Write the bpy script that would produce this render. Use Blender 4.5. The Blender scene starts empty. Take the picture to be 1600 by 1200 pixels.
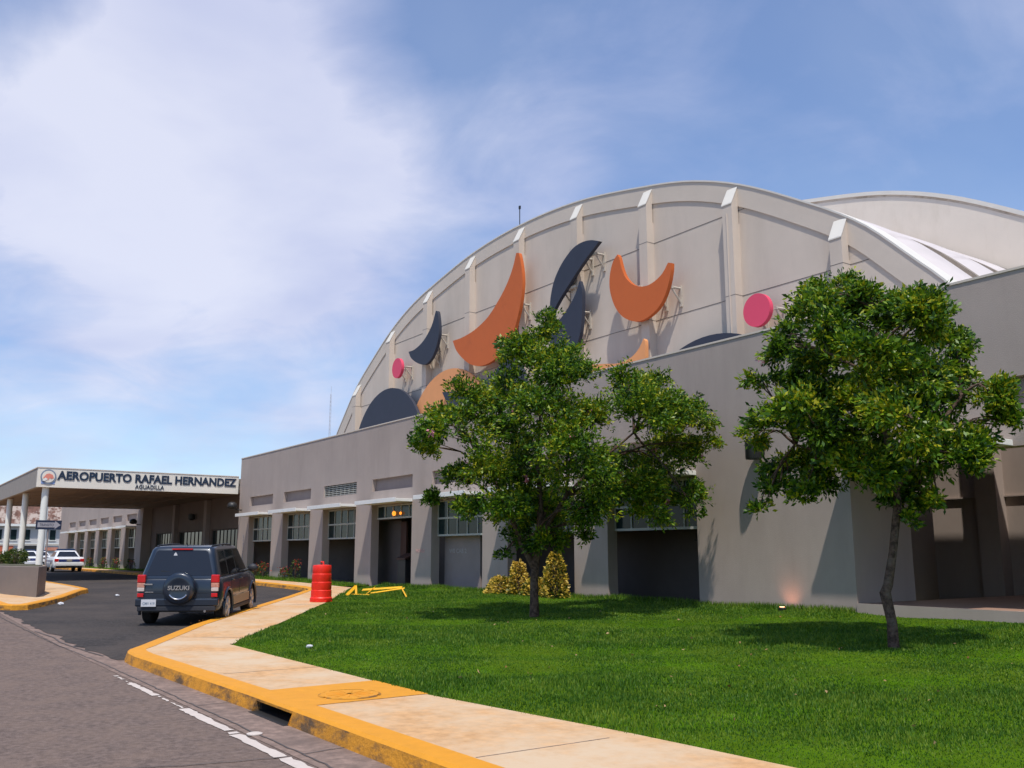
import bpy, bmesh, math, random
import numpy as np
from mathutils import Vector, Matrix
R=math.radians
rng=np.random.default_rng(7); random.seed(7)
S=bpy.context.scene; COL=S.collection
# ---------------------------------------------------------------- camera
F_=1440.0; PITCH=math.atan(264/F_); HEAD=R(145.1)
cam=bpy.data.cameras.new('camera'); cam.sensor_width=36; cam.lens=36*F_/1600; cam.clip_start=.1; cam.clip_end=6000
co=bpy.data.objects.new('camera',cam); COL.objects.link(co)
co.location=(0,0,1.6); co.rotation_euler=(math.pi/2+PITCH,0,HEAD-math.pi/2)
S.camera=co; S.render.resolution_x=1024; S.render.resolution_y=768
# ---------------------------------------------------------------- light
SUN=Vector((.40,-.27,1.0)).normalized()
sl=bpy.data.lights.new('sun','SUN'); sl.energy=3.45; sl.angle=R(1.0); sl.color=(1,.945,.86)
so=bpy.data.objects.new('sun',sl); COL.objects.link(so); so.location=(20,-20,60)
so.rotation_euler=SUN.to_track_quat('Z','Y').to_euler()
W=bpy.data.worlds.new('World'); S.world=W; W.use_nodes=True
def world():
    nt=W.node_tree; N=nt.nodes; L=nt.links; N.clear()
    out=N.new('ShaderNodeOutputWorld')
    sky=N.new('ShaderNodeTexSky'); sky.sky_type='NISHITA'; sky.sun_disc=False
    sky.sun_elevation=math.asin(SUN.z); sky.sun_rotation=math.atan2(SUN.x,SUN.y)
    sky.air_density=1.0; sky.dust_density=.3; sky.ozone_density=3.0
    hs=N.new('ShaderNodeHueSaturation'); hs.inputs['Saturation'].default_value=1.14; hs.inputs['Value'].default_value=1.0
    L.new(sky.outputs[0],hs.inputs['Color'])
    b1=N.new('ShaderNodeBackground'); b1.inputs[1].default_value=.145; L.new(hs.outputs[0],b1.inputs[0])
    tc=N.new('ShaderNodeTexCoord')
    def math_(op,a,b=None,c=None,clamp=False):
        m=N.new('ShaderNodeMath'); m.operation=op; m.use_clamp=clamp
        for i,v in enumerate((a,b,c)):
            if v is None: continue
            if isinstance(v,(int,float)): m.inputs[i].default_value=v
            else: L.new(v,m.inputs[i])
        return m.outputs[0]
    # cloud sheet: directions flattened onto a layer overhead
    sep=N.new('ShaderNodeSeparateXYZ'); L.new(tc.outputs['Generated'],sep.inputs[0])
    zz=math_('MAXIMUM',sep.outputs[2],0.0); zz=math_('ADD',zz,.22)
    cx=math_('DIVIDE',sep.outputs[0],zz); cy=math_('DIVIDE',sep.outputs[1],zz)
    cb=N.new('ShaderNodeCombineXYZ'); L.new(cx,cb.inputs[0]); L.new(cy,cb.inputs[1])
    def noise(scale,det,rough,dist,off=(0,0,0)):
        mp=N.new('ShaderNodeMapping'); mp.inputs['Location'].default_value=off; L.new(cb.outputs[0],mp.inputs[0])
        n=N.new('ShaderNodeTexNoise'); n.inputs['Scale'].default_value=scale; n.inputs['Detail'].default_value=det
        n.inputs['Roughness'].default_value=rough; n.inputs['Distortion'].default_value=dist
        L.new(mp.outputs[0],n.inputs['Vector']); return n.outputs['Fac']
    n1=noise(1.0,8,.55,.5,(3.1,1.7,0)); n2=noise(2.8,8,.58,.6,(9,4,2))
    n=math_('ADD',math_('MULTIPLY',n1,.62),math_('MULTIPLY',n2,.38))
    def blob(az,el,rad,amp):
        az,el=R(az),R(el); d=(math.cos(az)*math.cos(el),math.sin(az)*math.cos(el),math.sin(el))
        vm=N.new('ShaderNodeVectorMath'); vm.operation='DOT_PRODUCT'; L.new(tc.outputs['Generated'],vm.inputs[0]); vm.inputs[1].default_value=d
        c0=math.cos(R(rad)); mr=N.new('ShaderNodeMapRange'); mr.interpolation_type='SMOOTHSTEP'
        mr.inputs['From Min'].default_value=c0; mr.inputs['From Max'].default_value=1.0
        mr.inputs['To Min'].default_value=0; mr.inputs['To Max'].default_value=amp; L.new(vm.outputs['Value'],mr.inputs['Value']); return mr.outputs[0]
    f=math_('MULTIPLY_ADD',n,1.55,-.52)
    bs=None
    for b in CLOUDS: bs=blob(*b) if bs is None else math_('ADD',bs,blob(*b))
    f=math_('ADD',f,math_('MULTIPLY',bs,math_('MULTIPLY_ADD',n,1.5,.22)))
    f=math_('MINIMUM',math_('MAXIMUM',f,0.28),.90)
    # cloud colour: bright where thick, grey lilac where the sheet is deep and shaded
    n3=noise(1.9,5,.5,.3,(1,7,3))
    cr=N.new('ShaderNodeValToRGB'); e=cr.color_ramp.elements
    e[0].position=.30; e[0].color=(.33,.40,.72,1); e[1].position=.68; e[1].color=(.78,.80,.95,1)
    L.new(math_('ADD',math_('MULTIPLY',n3,.55),math_('MULTIPLY',f,.38)),cr.inputs[0])
    b2=N.new('ShaderNodeBackground'); b2.inputs[1].default_value=.88; L.new(cr.outputs[0],b2.inputs[0])
    mx=N.new('ShaderNodeMixShader'); L.new(f,mx.inputs[0]); L.new(b1.outputs[0],mx.inputs[1]); L.new(b2.outputs[0],mx.inputs[2])
    L.new(mx.outputs[0],out.inputs[0])
# (azimuth, elevation, radius, amount) of the cloud banks, in degrees
CLOUDS=[(168,25,18,.56),(171,17,14,.26),(162,29,12,.16),(147,23,9,.34),(158,19,11,.16),
        (157,13,9,.24),(171,9,10,.22),(160,8,8,.18),(178,32,8,-.35),(172,13,4,-.15),(118,31,12,.16),(138,32,10,.12),
        (163,12,5,-.20),(152,29,6,-.08)]
world()
S.view_settings.view_transform='Standard'; S.view_settings.look='None'; S.view_settings.exposure=0.22; S.view_settings.gamma=1
S.render.engine='CYCLES'
# ---------------------------------------------------------------- materials
def mat(name,col,rough=.8,var=.08,scale=3.0,bump=0.0,bscale=60,metal=0,coat=0,spec=.5,tint=None,tscale=1.0,tpos=(.45,.65),streak=None,detail=6,ramp=(.3,.7)):
    m=bpy.data.materials.new(name); m.use_nodes=True; nt=m.node_tree; N=nt.nodes; L=nt.links
    b=N['Principled BSDF']; b.inputs['Roughness'].default_value=rough; b.inputs['Metallic'].default_value=metal
    b.inputs['Specular IOR Level'].default_value=spec
    if coat: b.inputs['Coat Weight'].default_value=coat; b.inputs['Coat Roughness'].default_value=.08
    g=N.new('ShaderNodeNewGeometry')
    n=N.new('ShaderNodeTexNoise'); n.inputs['Scale'].default_value=scale; n.inputs['Detail'].default_value=detail; n.inputs['Roughness'].default_value=.62
    L.new(g.outputs['Position'],n.inputs['Vector'])
    cr=N.new('ShaderNodeValToRGB'); e=cr.color_ramp.elements
    e[0].position=ramp[0]; e[0].color=tuple(max(0,c*(1-var)) for c in col)+(1,); e[1].position=ramp[1]; e[1].color=tuple(c*(1+var) for c in col)+(1,)
    L.new(n.outputs['Fac'],cr.inputs[0]); last=cr.outputs[0]
    if tint:
        n2=N.new('ShaderNodeTexNoise'); n2.inputs['Scale'].default_value=tscale; n2.inputs['Detail'].default_value=8; n2.inputs['Roughness'].default_value=.7
        if streak:
            mp=N.new('ShaderNodeMapping'); mp.inputs['Scale'].default_value=streak; L.new(g.outputs['Position'],mp.inputs[0]); L.new(mp.outputs[0],n2.inputs['Vector'])
        else: L.new(g.outputs['Position'],n2.inputs['Vector'])
        mr=N.new('ShaderNodeMapRange'); mr.inputs['From Min'].default_value=tpos[0]; mr.inputs['From Max'].default_value=tpos[1]; L.new(n2.outputs['Fac'],mr.inputs['Value'])
        mx=N.new('ShaderNodeMix'); mx.data_type='RGBA'; L.new(mr.outputs[0],mx.inputs[0]); L.new(last,mx.inputs[6]); mx.inputs[7].default_value=tuple(tint)+(1,); last=mx.outputs[2]
    L.new(last,b.inputs['Base Color'])
    if bump:
        n3=N.new('ShaderNodeTexNoise'); n3.inputs['Scale'].default_value=bscale; n3.inputs['Detail'].default_value=4; L.new(g.outputs['Position'],n3.inputs['Vector'])
        bp=N.new('ShaderNodeBump'); bp.inputs['Strength'].default_value=1; bp.inputs['Distance'].default_value=bump; L.new(n3.outputs['Fac'],bp.inputs['Height']); L.new(bp.outputs[0],b.inputs['Normal'])
    return m
def emit(name,col,st):
    m=bpy.data.materials.new(name); m.use_nodes=True; b=m.node_tree.nodes['Principled BSDF']
    b.inputs['Base Color'].default_value=(*col,1); b.inputs['Emission Color'].default_value=(*col,1); b.inputs['Emission Strength'].default_value=st; return m
def leafmat(name,cols,trans=.3,rough=.42):
    m=bpy.data.materials.new(name); m.use_nodes=True; nt=m.node_tree; N=nt.nodes; L=nt.links
    b=N['Principled BSDF']; b.inputs['Roughness'].default_value=rough; b.inputs['Specular IOR Level'].default_value=.35
    g=N.new('ShaderNodeNewGeometry'); cr=N.new('ShaderNodeValToRGB'); cr.color_ramp.interpolation='LINEAR'; els=cr.color_ramp.elements
    for i,(p,c) in enumerate(cols):
        e=els[i] if i<2 else els.new(p)
        e.position=p; e.color=(*c,1)
    n=N.new('ShaderNodeTexNoise'); n.inputs['Scale'].default_value=1.4; n.inputs['Detail'].default_value=3; L.new(g.outputs['Position'],n.inputs['Vector'])
    ma=N.new('ShaderNodeMath'); ma.operation='MULTIPLY_ADD'; ma.inputs[1].default_value=1.5; ma.inputs[2].default_value=-.75; L.new(n.outputs['Fac'],ma.inputs[0])
    ad=N.new('ShaderNodeMath'); ad.operation='ADD'; ad.use_clamp=True; L.new(g.outputs['Random Per Island'],ad.inputs[0]); L.new(ma.outputs[0],ad.inputs[1])
    L.new(ad.outputs[0],cr.inputs[0]); L.new(cr.outputs[0],b.inputs['Base Color'])
    t=N.new('ShaderNodeBsdfTranslucent'); L.new(cr.outputs[0],t.inputs[0]); mx=N.new('ShaderNodeMixShader'); mx.inputs[0].default_value=trans
    L.new(b.outputs[0],mx.inputs[1]); L.new(t.outputs[0],mx.inputs[2]); L.new(mx.outputs[0],N['Material Output'].inputs[0]); return m
M={}
M['stucco']=mat('stucco_taupe',(.405,.33,.288),.92,.05,.8,.004,90,tint=(.345,.28,.242),tscale=1.0,tpos=(.46,.82),streak=(1,1,.22))
M['stucco_light']=mat('stucco_pale',(.62,.53,.445),.92,.05,.6,.004,80,tint=(.52,.44,.365),tscale=.9,tpos=(.46,.85),streak=(1,1,.15))
M['rim']=mat('rim_concrete',(.62,.535,.45),.9,.05,.8,.003,60,tint=(.50,.43,.37),tscale=1.4,tpos=(.62,.9))
M['gable']=mat('old_pale_paint',(.76,.67,.57),.9,.05,.5,.004,40,tint=(.62,.53,.43),tscale=.8,tpos=(.5,.85),streak=(1,1,.3))
M['cap']=mat('white_flashing',(.70,.66,.59),.7,.04,2)
M['panel']=mat('recess_panel',(.29,.235,.215),.9,.06,2,.003,80)
M['white']=mat('white_paint',(.78,.77,.73),.55,.04,2.5,tint=(.5,.47,.42),tscale=3,tpos=(.62,.95))
M['frame']=mat('painted_frame',(.42,.42,.38),.6,.05,4)
M['glass']=mat('dark_glass',(.012,.026,.027),.12,.1,2,spec=.22)
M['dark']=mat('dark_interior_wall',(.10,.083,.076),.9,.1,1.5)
M['soffit']=mat('soffit_board',(.22,.155,.11),.85,.1,.8,tint=(.15,.10,.075),tscale=1.2)
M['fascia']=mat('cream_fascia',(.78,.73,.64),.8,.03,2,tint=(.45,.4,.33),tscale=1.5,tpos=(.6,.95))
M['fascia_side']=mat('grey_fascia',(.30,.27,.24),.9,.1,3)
M['brown']=mat('brown_door',(.07,.03,.02),.6,.1,4)
M['navy']=mat('navy_letters',(.012,.028,.06),.5,.05,5)
M['slab']=mat('porch_tile',(.36,.22,.16),.55,.1,2)
M['asphalt']=mat('old_road_asphalt',(.160,.117,.098),.9,.30,14,.012,60,tint=(.21,.148,.115),tscale=2.2,tpos=(.42,.76),detail=14,ramp=(.38,.64),spec=.25)
M['drive']=mat('dark_drive_asphalt',(.050,.043,.040),.92,.40,14,.008,90,ramp=(.38,.64),spec=.25,tint=(.085,.068,.058),tscale=.5,tpos=(.4,.7),detail=8)
M['gutter']=mat('concrete_gutter',(.24,.165,.13),.92,.25,9,.003,120,ramp=(.38,.64),tint=(.15,.105,.085),tscale=2.2,tpos=(.45,.7))
M['walk']=mat('sidewalk_concrete',(.60,.35,.165),.92,.14,9,.003,140,ramp=(.36,.66),spec=.3,tint=(.62,.46,.30),tscale=.8,tpos=(.40,.62))
M['kerb']=mat('yellow_kerb_paint',(.70,.29,.010),.7,.07,6,.003,60,tint=(.60,.23,.012),tscale=3,tpos=(.55,.8))
M['kerbface']=mat('worn_kerb_paint',(.56,.235,.012),.85,.2,7,.01,35,tint=(.11,.062,.028),tscale=2.1,tpos=(.46,.63),streak=(1,1,2.6))
M['line']=mat('white_road_paint',(.58,.50,.44),.85,.08,8,.002,100)
M['soil']=mat('terrain',(.10,.09,.05),.95,.2,.4)
M['turf']=mat('turf_base',(.060,.135,.004),1,.35,2.2,.02,30,spec=.02,tint=(.085,.13,.008),tscale=.6,tpos=(.4,.7))
M['bark']=mat('bark',(.095,.06,.045),.95,.5,18,.02,30,ramp=(.38,.62),tint=(.17,.13,.10),tscale=5,tpos=(.5,.7),spec=.2)
M['black']=mat('black_metal',(.02,.02,.02),.5,.1,5)
M['rubber']=mat('rubber',(.016,.015,.015),.85,.15,20)
M['steel']=mat('bracket_steel',(.52,.47,.4),.7,.1,5,tint=(.2,.12,.08),tscale=4,tpos=(.55,.8))
M['orange']=mat('orange_panel',(.58,.125,.022),.65,.03,1.2,tint=(.47,.10,.02),tscale=1.5,tpos=(.55,.9))
M['slate']=mat('slate_panel',(.030,.036,.058),.65,.08,1.5)
M['peach']=mat('peach_panel',(.76,.33,.13),.7,.05,1.2)
M['pink']=mat('pink_panel',(.75,.07,.14),.6,.03,2)
M['carpaint']=mat('blue_grey_paint',(.012,.021,.038),.35,.03,3,metal=.2,coat=.6)
M['carplastic']=mat('dark_grey_plastic',(.022,.024,.032),.6,.08,12)
M['carglass']=mat('tinted_glass',(.012,.012,.014),.05,.05,2,spec=.7)
M['whitepaint']=mat('white_car_paint',(.75,.75,.76),.3,.02,3,coat=.6)
M['bluepaint']=mat('blue_car_paint',(.02,.035,.16),.35,.05,3,coat=.4)
M['red']=mat('red_lens',(.55,.008,.012),.25,.05,8,coat=.5)
M['clear']=mat('clear_lens',(.6,.5,.45),.25,.1,20,coat=.5)
M['rim_metal']=mat('alloy',(.5,.5,.5),.35,.05,8,metal=.7)
M['sill']=mat('beige_cladding',(.38,.27,.17),.6,.05,8)
M['chrome']=mat('bright_trim',(.6,.6,.62),.2,.05,8,metal=.9)
M['plate']=mat('plate_white',(.62,.62,.64),.5,.05,10)
M['drum']=mat('orange_red_plastic',(.85,.022,.008),.45,.05,4,tint=(.7,.02,.01),tscale=6)
M['ytape']=mat('yellow_board_paint',(.85,.45,.01),.6,.08,6)
M['planter']=mat('planter_stucco',(.21,.17,.145),.92,.07,2,.003,80)
M['rust']=mat('rusty_roof_tile',(.15,.075,.055),.9,.5,1.3,tint=(.42,.34,.29),tscale=.9,tpos=(.46,.54))
M['vault']=mat('weathered_roof_membrane',(.60,.54,.52),.8,.06,1,tint=(.33,.28,.26),tscale=.9,tpos=(.52,.75),streak=(.6,.12,.3))
M['stain']=mat('grey_roof_seam',(.25,.21,.17),.9,.3,3)
M['signblue']=mat('sign_navy',(.012,.02,.05),.5,.05,5)
M['signwhite']=mat('sign_pale',(.36,.34,.36),.5,.05,5)
M['salmon']=mat('emblem_salmon',(.75,.25,.18),.6,.08,8); M['emblue']=mat('emblem_blue',(.22,.33,.62),.6,.08,8); M['emgrey']=mat('emblem_grey',(.2,.25,.33),.6,.1,8)
M['leaf']=leafmat('glossy_leaves',[(0,(.016,.042,.010)),(1.0,(.26,.27,.015)),(.35,(.032,.085,.012)),(.65,(.065,.145,.014)),(.86,(.13,.22,.018))])
M['leaf2']=leafmat('tree_leaves',[(0,(.016,.050,.006)),(1.0,(.42,.40,.016)),(.22,(.038,.108,.008)),(.5,(.100,.210,.010)),(.8,(.22,.33,.012))])
M['croton']=leafmat('croton_leaves',[(0,(.04,.07,.01)),(1.0,(.85,.62,.16)),(.28,(.16,.17,.02)),(.5,(.60,.42,.04))])
M['flower']=leafmat('pink_flowers',[(0,(.55,.16,.22)),(1.0,(.75,.35,.45))])
M['redflower']=leafmat('red_flowers',[(0,(.40,.02,.02)),(1.0,(.6,.10,.05))])
M['shrub']=leafmat('shrub_leaves',[(0,(.025,.05,.01)),(1.0,(.16,.18,.03)),(.5,(.07,.11,.015))])
M['dryleaf']=leafmat('dry_leaves',[(0,(.22,.10,.03)),(1.0,(.55,.38,.20))],.1)
M['grass']=leafmat('grass_blades',[(0,(.038,.110,.007)),(1.0,(.21,.30,.026)),(.5,(.082,.190,.012))],.35,.5)
# ---------------------------------------------------------------- object helpers
ORI={}
def tag(o,label=None,cat=None,group=None,kind=None):
    if label: o['label']=label
    if cat: o['category']=cat
    if group: o['group']=group
    if kind: o['kind']=kind
    return o
def empty(name,loc,label,cat,group=None,rz=0):
    o=bpy.data.objects.new(name,None); COL.objects.link(o); o.location=loc; o.rotation_euler=(0,0,rz); o.empty_display_size=.3
    ORI[o.name]=(Vector(loc) if rz==0 else None); return tag(o,label,cat,group)
class MB:
    """collects shapes, builds ONE mesh object (world coordinates unless its root is rotated: then local)"""
    def __init__(s): s.b=bmesh.new()
    def face(s,pts):
        try: return s.b.faces.new([s.b.verts.new(p) for p in pts])
        except ValueError: return None
    def box(s,x0,x1,y0,y1,z0,z1):
        v=[s.b.verts.new(p) for p in ((x0,y0,z0),(x1,y0,z0),(x1,y1,z0),(x0,y1,z0),(x0,y0,z1),(x1,y0,z1),(x1,y1,z1),(x0,y1,z1))]
        for f in ((0,3,2,1),(4,5,6,7),(0,1,5,4),(1,2,6,5),(2,3,7,6),(3,0,4,7)): s.b.faces.new([v[i] for i in f])
        return s
    def obox(s,c,ax,ay,az,hx,hy,hz):
        c=Vector(c);ax,ay,az=[Vector(a).normalized() for a in(ax,ay,az)]
        v=[s.b.verts.new(c+ax*(hx*i)+ay*(hy*j)+az*(hz*k)) for k in(-1,1) for j in(-1,1) for i in(-1,1)]
        for f in ((0,2,3,1),(4,5,7,6),(0,1,5,4),(1,3,7,5),(3,2,6,7),(2,0,4,6)): s.b.faces.new([v[i] for i in f])
        return s
    def tube(s,pts,rad,n=8,cap=True):
        pts=[Vector(p) for p in pts]; rad=rad if hasattr(rad,'__len__') else [rad]*len(pts); rings=[]
        up=Vector((0,0,1))
        for i,p in enumerate(pts):
            d=(pts[min(i+1,len(pts)-1)]-pts[max(i-1,0)]).normalized()
            a=d.cross(up if abs(d.z)<.95 else Vector((1,0,0))).normalized(); b=d.cross(a)
            rings.append([s.b.verts.new(p+a*(rad[i]*math.cos(2*math.pi*k/n))+b*(rad[i]*math.sin(2*math.pi*k/n))) for k in range(n)])
        for r0,r1 in zip(rings,rings[1:]):
            for k in range(n): s.b.faces.new([r0[k],r0[(k+1)%n],r1[(k+1)%n],r1[k]])
        if cap: s.b.faces.new(rings[0][::-1]); s.b.faces.new(rings[-1])
        return s
    def lathe(s,prof,c=(0,0,0),axis='z',n=32):
        """prof: (radius, height) pairs"""
        c=Vector(c); rings=[]
        for r,h in prof:
            ring=[]
            for k in range(n):
                a=2*math.pi*k/n; u,v=r*math.cos(a),r*math.sin(a)
                p={'z':(u,v,h),'x':(h,u,v),'y':(v,h,u)}[axis]; ring.append(s.b.verts.new(c+Vector(p)))
            rings.append(ring)
        for r0,r1 in zip(rings,rings[1:]):
            for k in range(n): s.b.faces.new([r0[k],r0[(k+1)%n],r1[(k+1)%n],r1[k]])
        s.b.faces.new(rings[0][::-1]); s.b.faces.new(rings[-1]); return s
    def prism(s,poly,y0,y1,axis='y'):
        """poly (a,b): x,z for axis y ; y,z for axis x ; x,y for axis z"""
        f={'y':lambda a,b,t:(a,t,b),'x':lambda a,b,t:(t,a,b),'z':lambda a,b,t:(a,b,t)}[axis]
        A=[s.b.verts.new(f(a,b,y0)) for a,b in poly]; B=[s.b.verts.new(f(a,b,y1)) for a,b in poly]; n=len(poly)
        for i in range(n): s.b.faces.new([A[i],A[(i+1)%n],B[(i+1)%n],B[i]])
        s.b.faces.new(A[::-1]); s.b.faces.new(B); return s
    def build(s,name,m,parent=None,smooth=0,bevel=0,mats=None):
        b=s.b; bmesh.ops.recalc_face_normals(b,faces=b.faces)
        me=bpy.data.meshes.new(name); b.to_mesh(me); b.free()
        o=bpy.data.objects.new(name,me); COL.objects.link(o); me.materials.append(m)
        for x in (mats or []): me.materials.append(x)
        adopt(o,parent)
        if smooth:
            for p in me.polygons: p.use_smooth=True
            me.set_sharp_from_angle(angle=R(smooth))
        if bevel:
            md=o.modifiers.new('bevel','BEVEL'); md.width=bevel; md.segments=2; md.limit_method='ANGLE'; md.angle_limit=R(40)
        return o
def adopt(o,parent):
    if parent is None: return
    r=parent
    while r.parent: r=r.parent
    off=ORI.get(r.name)
    if off is None and r.type=='MESH': off=Vector((0,0,0))
    if off is not None and off.length>0: o.data.transform(Matrix.Translation(-off))
    o.parent=parent
def npmesh(name,verts,faces,m,parent=None,smooth=False):
    me=bpy.data.meshes.new(name); nv=len(verts); nf,k=faces.shape
    me.vertices.add(nv); me.vertices.foreach_set('co',np.asarray(verts,np.float32).ravel())
    me.loops.add(nf*k); me.loops.foreach_set('vertex_index',faces.astype(np.int32).ravel())
    me.polygons.add(nf); me.polygons.foreach_set('loop_start',np.arange(0,nf*k,k,dtype=np.int32))
    me.update(calc_edges=True)
    o=bpy.data.objects.new(name,me); COL.objects.link(o); me.materials.append(m); adopt(o,parent)
    if smooth:
        for p in me.polygons: p.use_smooth=True
    return o
def copy_tree(o,parent=None):
    c=o.copy(); COL.objects.link(c); c.parent=parent
    for ch in list(o.children): copy_tree(ch,c)
    return c
def text(name,body,size,m,parent,origin,ax,up,ext=.03,bold=0,width=None,align='LEFT',shear=0):
    cu=bpy.data.curves.new(name,'FONT'); cu.body=body; cu.size=size; cu.extrude=ext; cu.offset=bold; cu.align_x=align; cu.shear=shear; cu.resolution_u=3
    t=bpy.data.objects.new(name,cu); COL.objects.link(t); bpy.context.view_layer.update()
    dg=bpy.context.evaluated_depsgraph_get(); me=bpy.data.meshes.new_from_object(t.evaluated_get(dg))
    bpy.data.objects.remove(t)
    xs=[v.co.x for v in me.vertices]; w=max(xs)-min(xs); sx=(width/w) if width else 1
    me.transform(Matrix.Diagonal((sx,1,1,1)))
    ax,up=Vector(ax).normalized(),Vector(up).normalized(); nz=ax.cross(up)
    me.transform(Matrix.Translation(Vector(origin))@Matrix((ax,up,nz)).transposed().to_4x4())
    o=bpy.data.objects.new(name,me); COL.objects.link(o); me.materials.clear(); me.materials.append(m); adopt(o,parent); return o
# ---------------------------------------------------------------- ground shape
def G(x):
    t=min(max((-14-x)/26.,0),1); t=t*t*(3-2*t); return .3*t
D=15.66
CUTS=[-14-1.3*i for i in range(21)]
def sheet(name,poly,dz,m,parent=None,kind='structure',jag=0):
    b=bmesh.new(); vs=[b.verts.new((x,y,0)) for x,y in poly]; b.faces.new(vs)
    bmesh.ops.triangulate(b,faces=b.faces)
    for c in CUTS:
        bmesh.ops.bisect_plane(b,geom=b.verts[:]+b.edges[:]+b.faces[:],plane_co=(c,0,0),plane_no=(1,0,0))
    for v in b.verts: v.co.z=G(v.co.x)+dz
    s=MB(); s.b.free(); s.b=b; o=s.build(name,m,parent)
    if o.data.polygons and sum(p.normal.z*p.area for p in o.data.polygons)<0: o.data.flip_normals()
    if kind: o['kind']=kind
    return o
def densify(pl,step=1.0):
    out=[]
    for a,b in zip(pl,pl[1:]):
        n=max(1,int(math.dist(a,b)/step)); out+= [(a[0]+(b[0]-a[0])*i/n,a[1]+(b[1]-a[1])*i/n) for i in range(n)]
    return out+[pl[-1]]
def offs(pl,d):
    out=[]
    for i,p in enumerate(pl):
        a=pl[max(i-1,0)]; b=pl[min(i+1,len(pl)-1)]; tx,ty=b[0]-a[0],b[1]-a[1]; l=math.hypot(tx,ty) or 1
        out.append((p[0]-ty/l*d,p[1]+tx/l*d))
    return out
# the base terrain: one sheet to the horizon
tb=MB(); xs=[-2500,-900,-300,-120,-60]+[-40+1.3*i for i in range(21)]+[-10,0,60,300,1500]; ys=[-1500,-300,-60,-10,3,10,25,60,200,600,2500]
gv=[[tb.b.verts.new((x,y,G(x)-.03)) for y in ys] for x in xs]
for i in range(len(xs)-1):
    for j in range(len(ys)-1): tb.b.faces.new([gv[i][j],gv[i+1][j],gv[i+1][j+1],gv[i][j+1]])
ter=tb.build('ground',M['soil']); ter['kind']='structure'
# kerb line beside the road and drive (top outer edge)
KERB=[(45,3.52),(20,3.52),(-6,3.52),(-9.5,3.52),(-13.4,3.45),(-14.4,3.42),(-14.95,3.45),(-15.28,3.52),(-15.5,3.64),(-15.75,3.78),(-16.3,4.06),(-17.6,4.74),(-19.34,5.65),(-21.5,6.98),(-24.12,8.67),(-27.3,10.72),(-29.7,12.2),(-30.5,12.72),(-31.0,13.0),(-31.8,13.25),(-33,13.4),(-36,13.45),(-50,13.5),(-70,13.55),(-110,13.6)]
# asphalt and road
drive=[(-15.4,3.3),(-17.5,3.05),(-20.5,2.98),(-24.3,3.0),(-30,3.0),(-60,3.0),(-110,3.0),(-110,14.2),(-50,14.2),(-33,14.2),(-30,13.6),(-24,9.6),(-19,6.2),(-15,4.6)]
def jagged(pl,amp,step):
    p=densify(pl,step); return [(x+random.uniform(-amp,amp)*.6,y+random.uniform(-amp,amp)) for x,y in p]
sheet('road',[(-300,-9),(60,-9),(60,3.1),(-300,3.1)],.0,M['asphalt'])
sheet('gutter',[(60,3.02),(60,3.62),(-16,3.9),(-40,3.9),(-40,3.02)],.004,M['gutter'])
edge=jagged([(-15.2,3.42),(-16.6,3.34),(-17.7,3.22),(-18.6,3.26),(-19.9,3.30),(-21.4,3.18),(-23.0,3.12),(-24.2,3.2),(-26,3.05),(-29,3.15),(-34,3.08),(-60,3.12),(-110,3.1)],.075,.3)
sheet('driveway',edge+[(-110,14.2),(-50,14.2),(-33,14.2),(-30,13.8),(-24,9.8),(-19,6.6),(-15,4.6)],.010,M['drive'])
# thin cracks and joint seams of the road
ck=MB()
def crack(pts,w=.012,dz=.009):
    p=densify(pts,.12); p=[(x+random.uniform(-.012,.012),y+random.uniform(-.012,.012)) for x,y in p]
    L1,L2=offs(p,w/2),offs(p,-w/2)
    for i in range(len(p)-1): ck.face([(*L1[i],G(p[i][0])+dz),(*L1[i+1],G(p[i+1][0])+dz),(*L2[i+1],G(p[i+1][0])+dz),(*L2[i],G(p[i][0])+dz)])
crack([(30,3.1),(-15,3.1),(-19,2.98),(-27,2.85),(-45,2.8)],.018)
crack([(-12.9,3.1),(-12.7,3.5)],.014)
for x in (-10.3,-7.4,-4.2,-1.1): crack([(x,3.1),(x-.05,3.5)],.014)
crack([(-7.35,3.0),(-7.55,2.2),(-7.9,1.2),(-8.1,-.6)],.016)
crack([(-15.9,3.3),(-17.2,3.2),(-18.4,3.12),(-19.6,3.16),(-21,3.05)],.03,.013)
co_=ck.build('road_crack',M['dark']); tag(co_,kind='structure')
# painted edge line, worn into ragged pieces
ln=MB()
def stripe(x0,x1,yc=2.93,w=.115,miss=.0):
    n=max(2,int((x0-x1)/.09)); top=[];bot=[]
    for i in range(n+1):
        x=x0+(x1-x0)*i/n; top.append((x,yc+w/2+random.uniform(-.022,.008))); bot.append((x,yc-w/2+random.uniform(-.006,.016)))
    for i in range(n):
        if random.random()<miss: continue
        ln.face([(*top[i],G(top[i][0])+.006),(*top[i+1],G(top[i+1][0])+.006),(*bot[i+1],G(bot[i+1][0])+.006),(*bot[i],G(bot[i][0])+.006)])
stripe(30,-1,2.93); stripe(-1,-7.35); stripe(-7.4,-8.52); stripe(-8.56,-10.2,2.945,.11,.02); stripe(-10.25,-11.25,2.95,.035,.3); stripe(-11.3,-12.5,2.945,.09,.03); stripe(-12.5,-13.4,2.95,.05,.35)
lo=ln.build('road_marking',M['line']); lo['kind']='structure'
# concrete spot beside the line
mk=MB(); mk.lathe([(.07,.007),(.07,.016),(.05,.022)],(-8.42,3.07,0)); tag(mk.build('survey_marker',M['line']),'small pale round marker disc in the gutter beside the white line','road marker')
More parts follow.
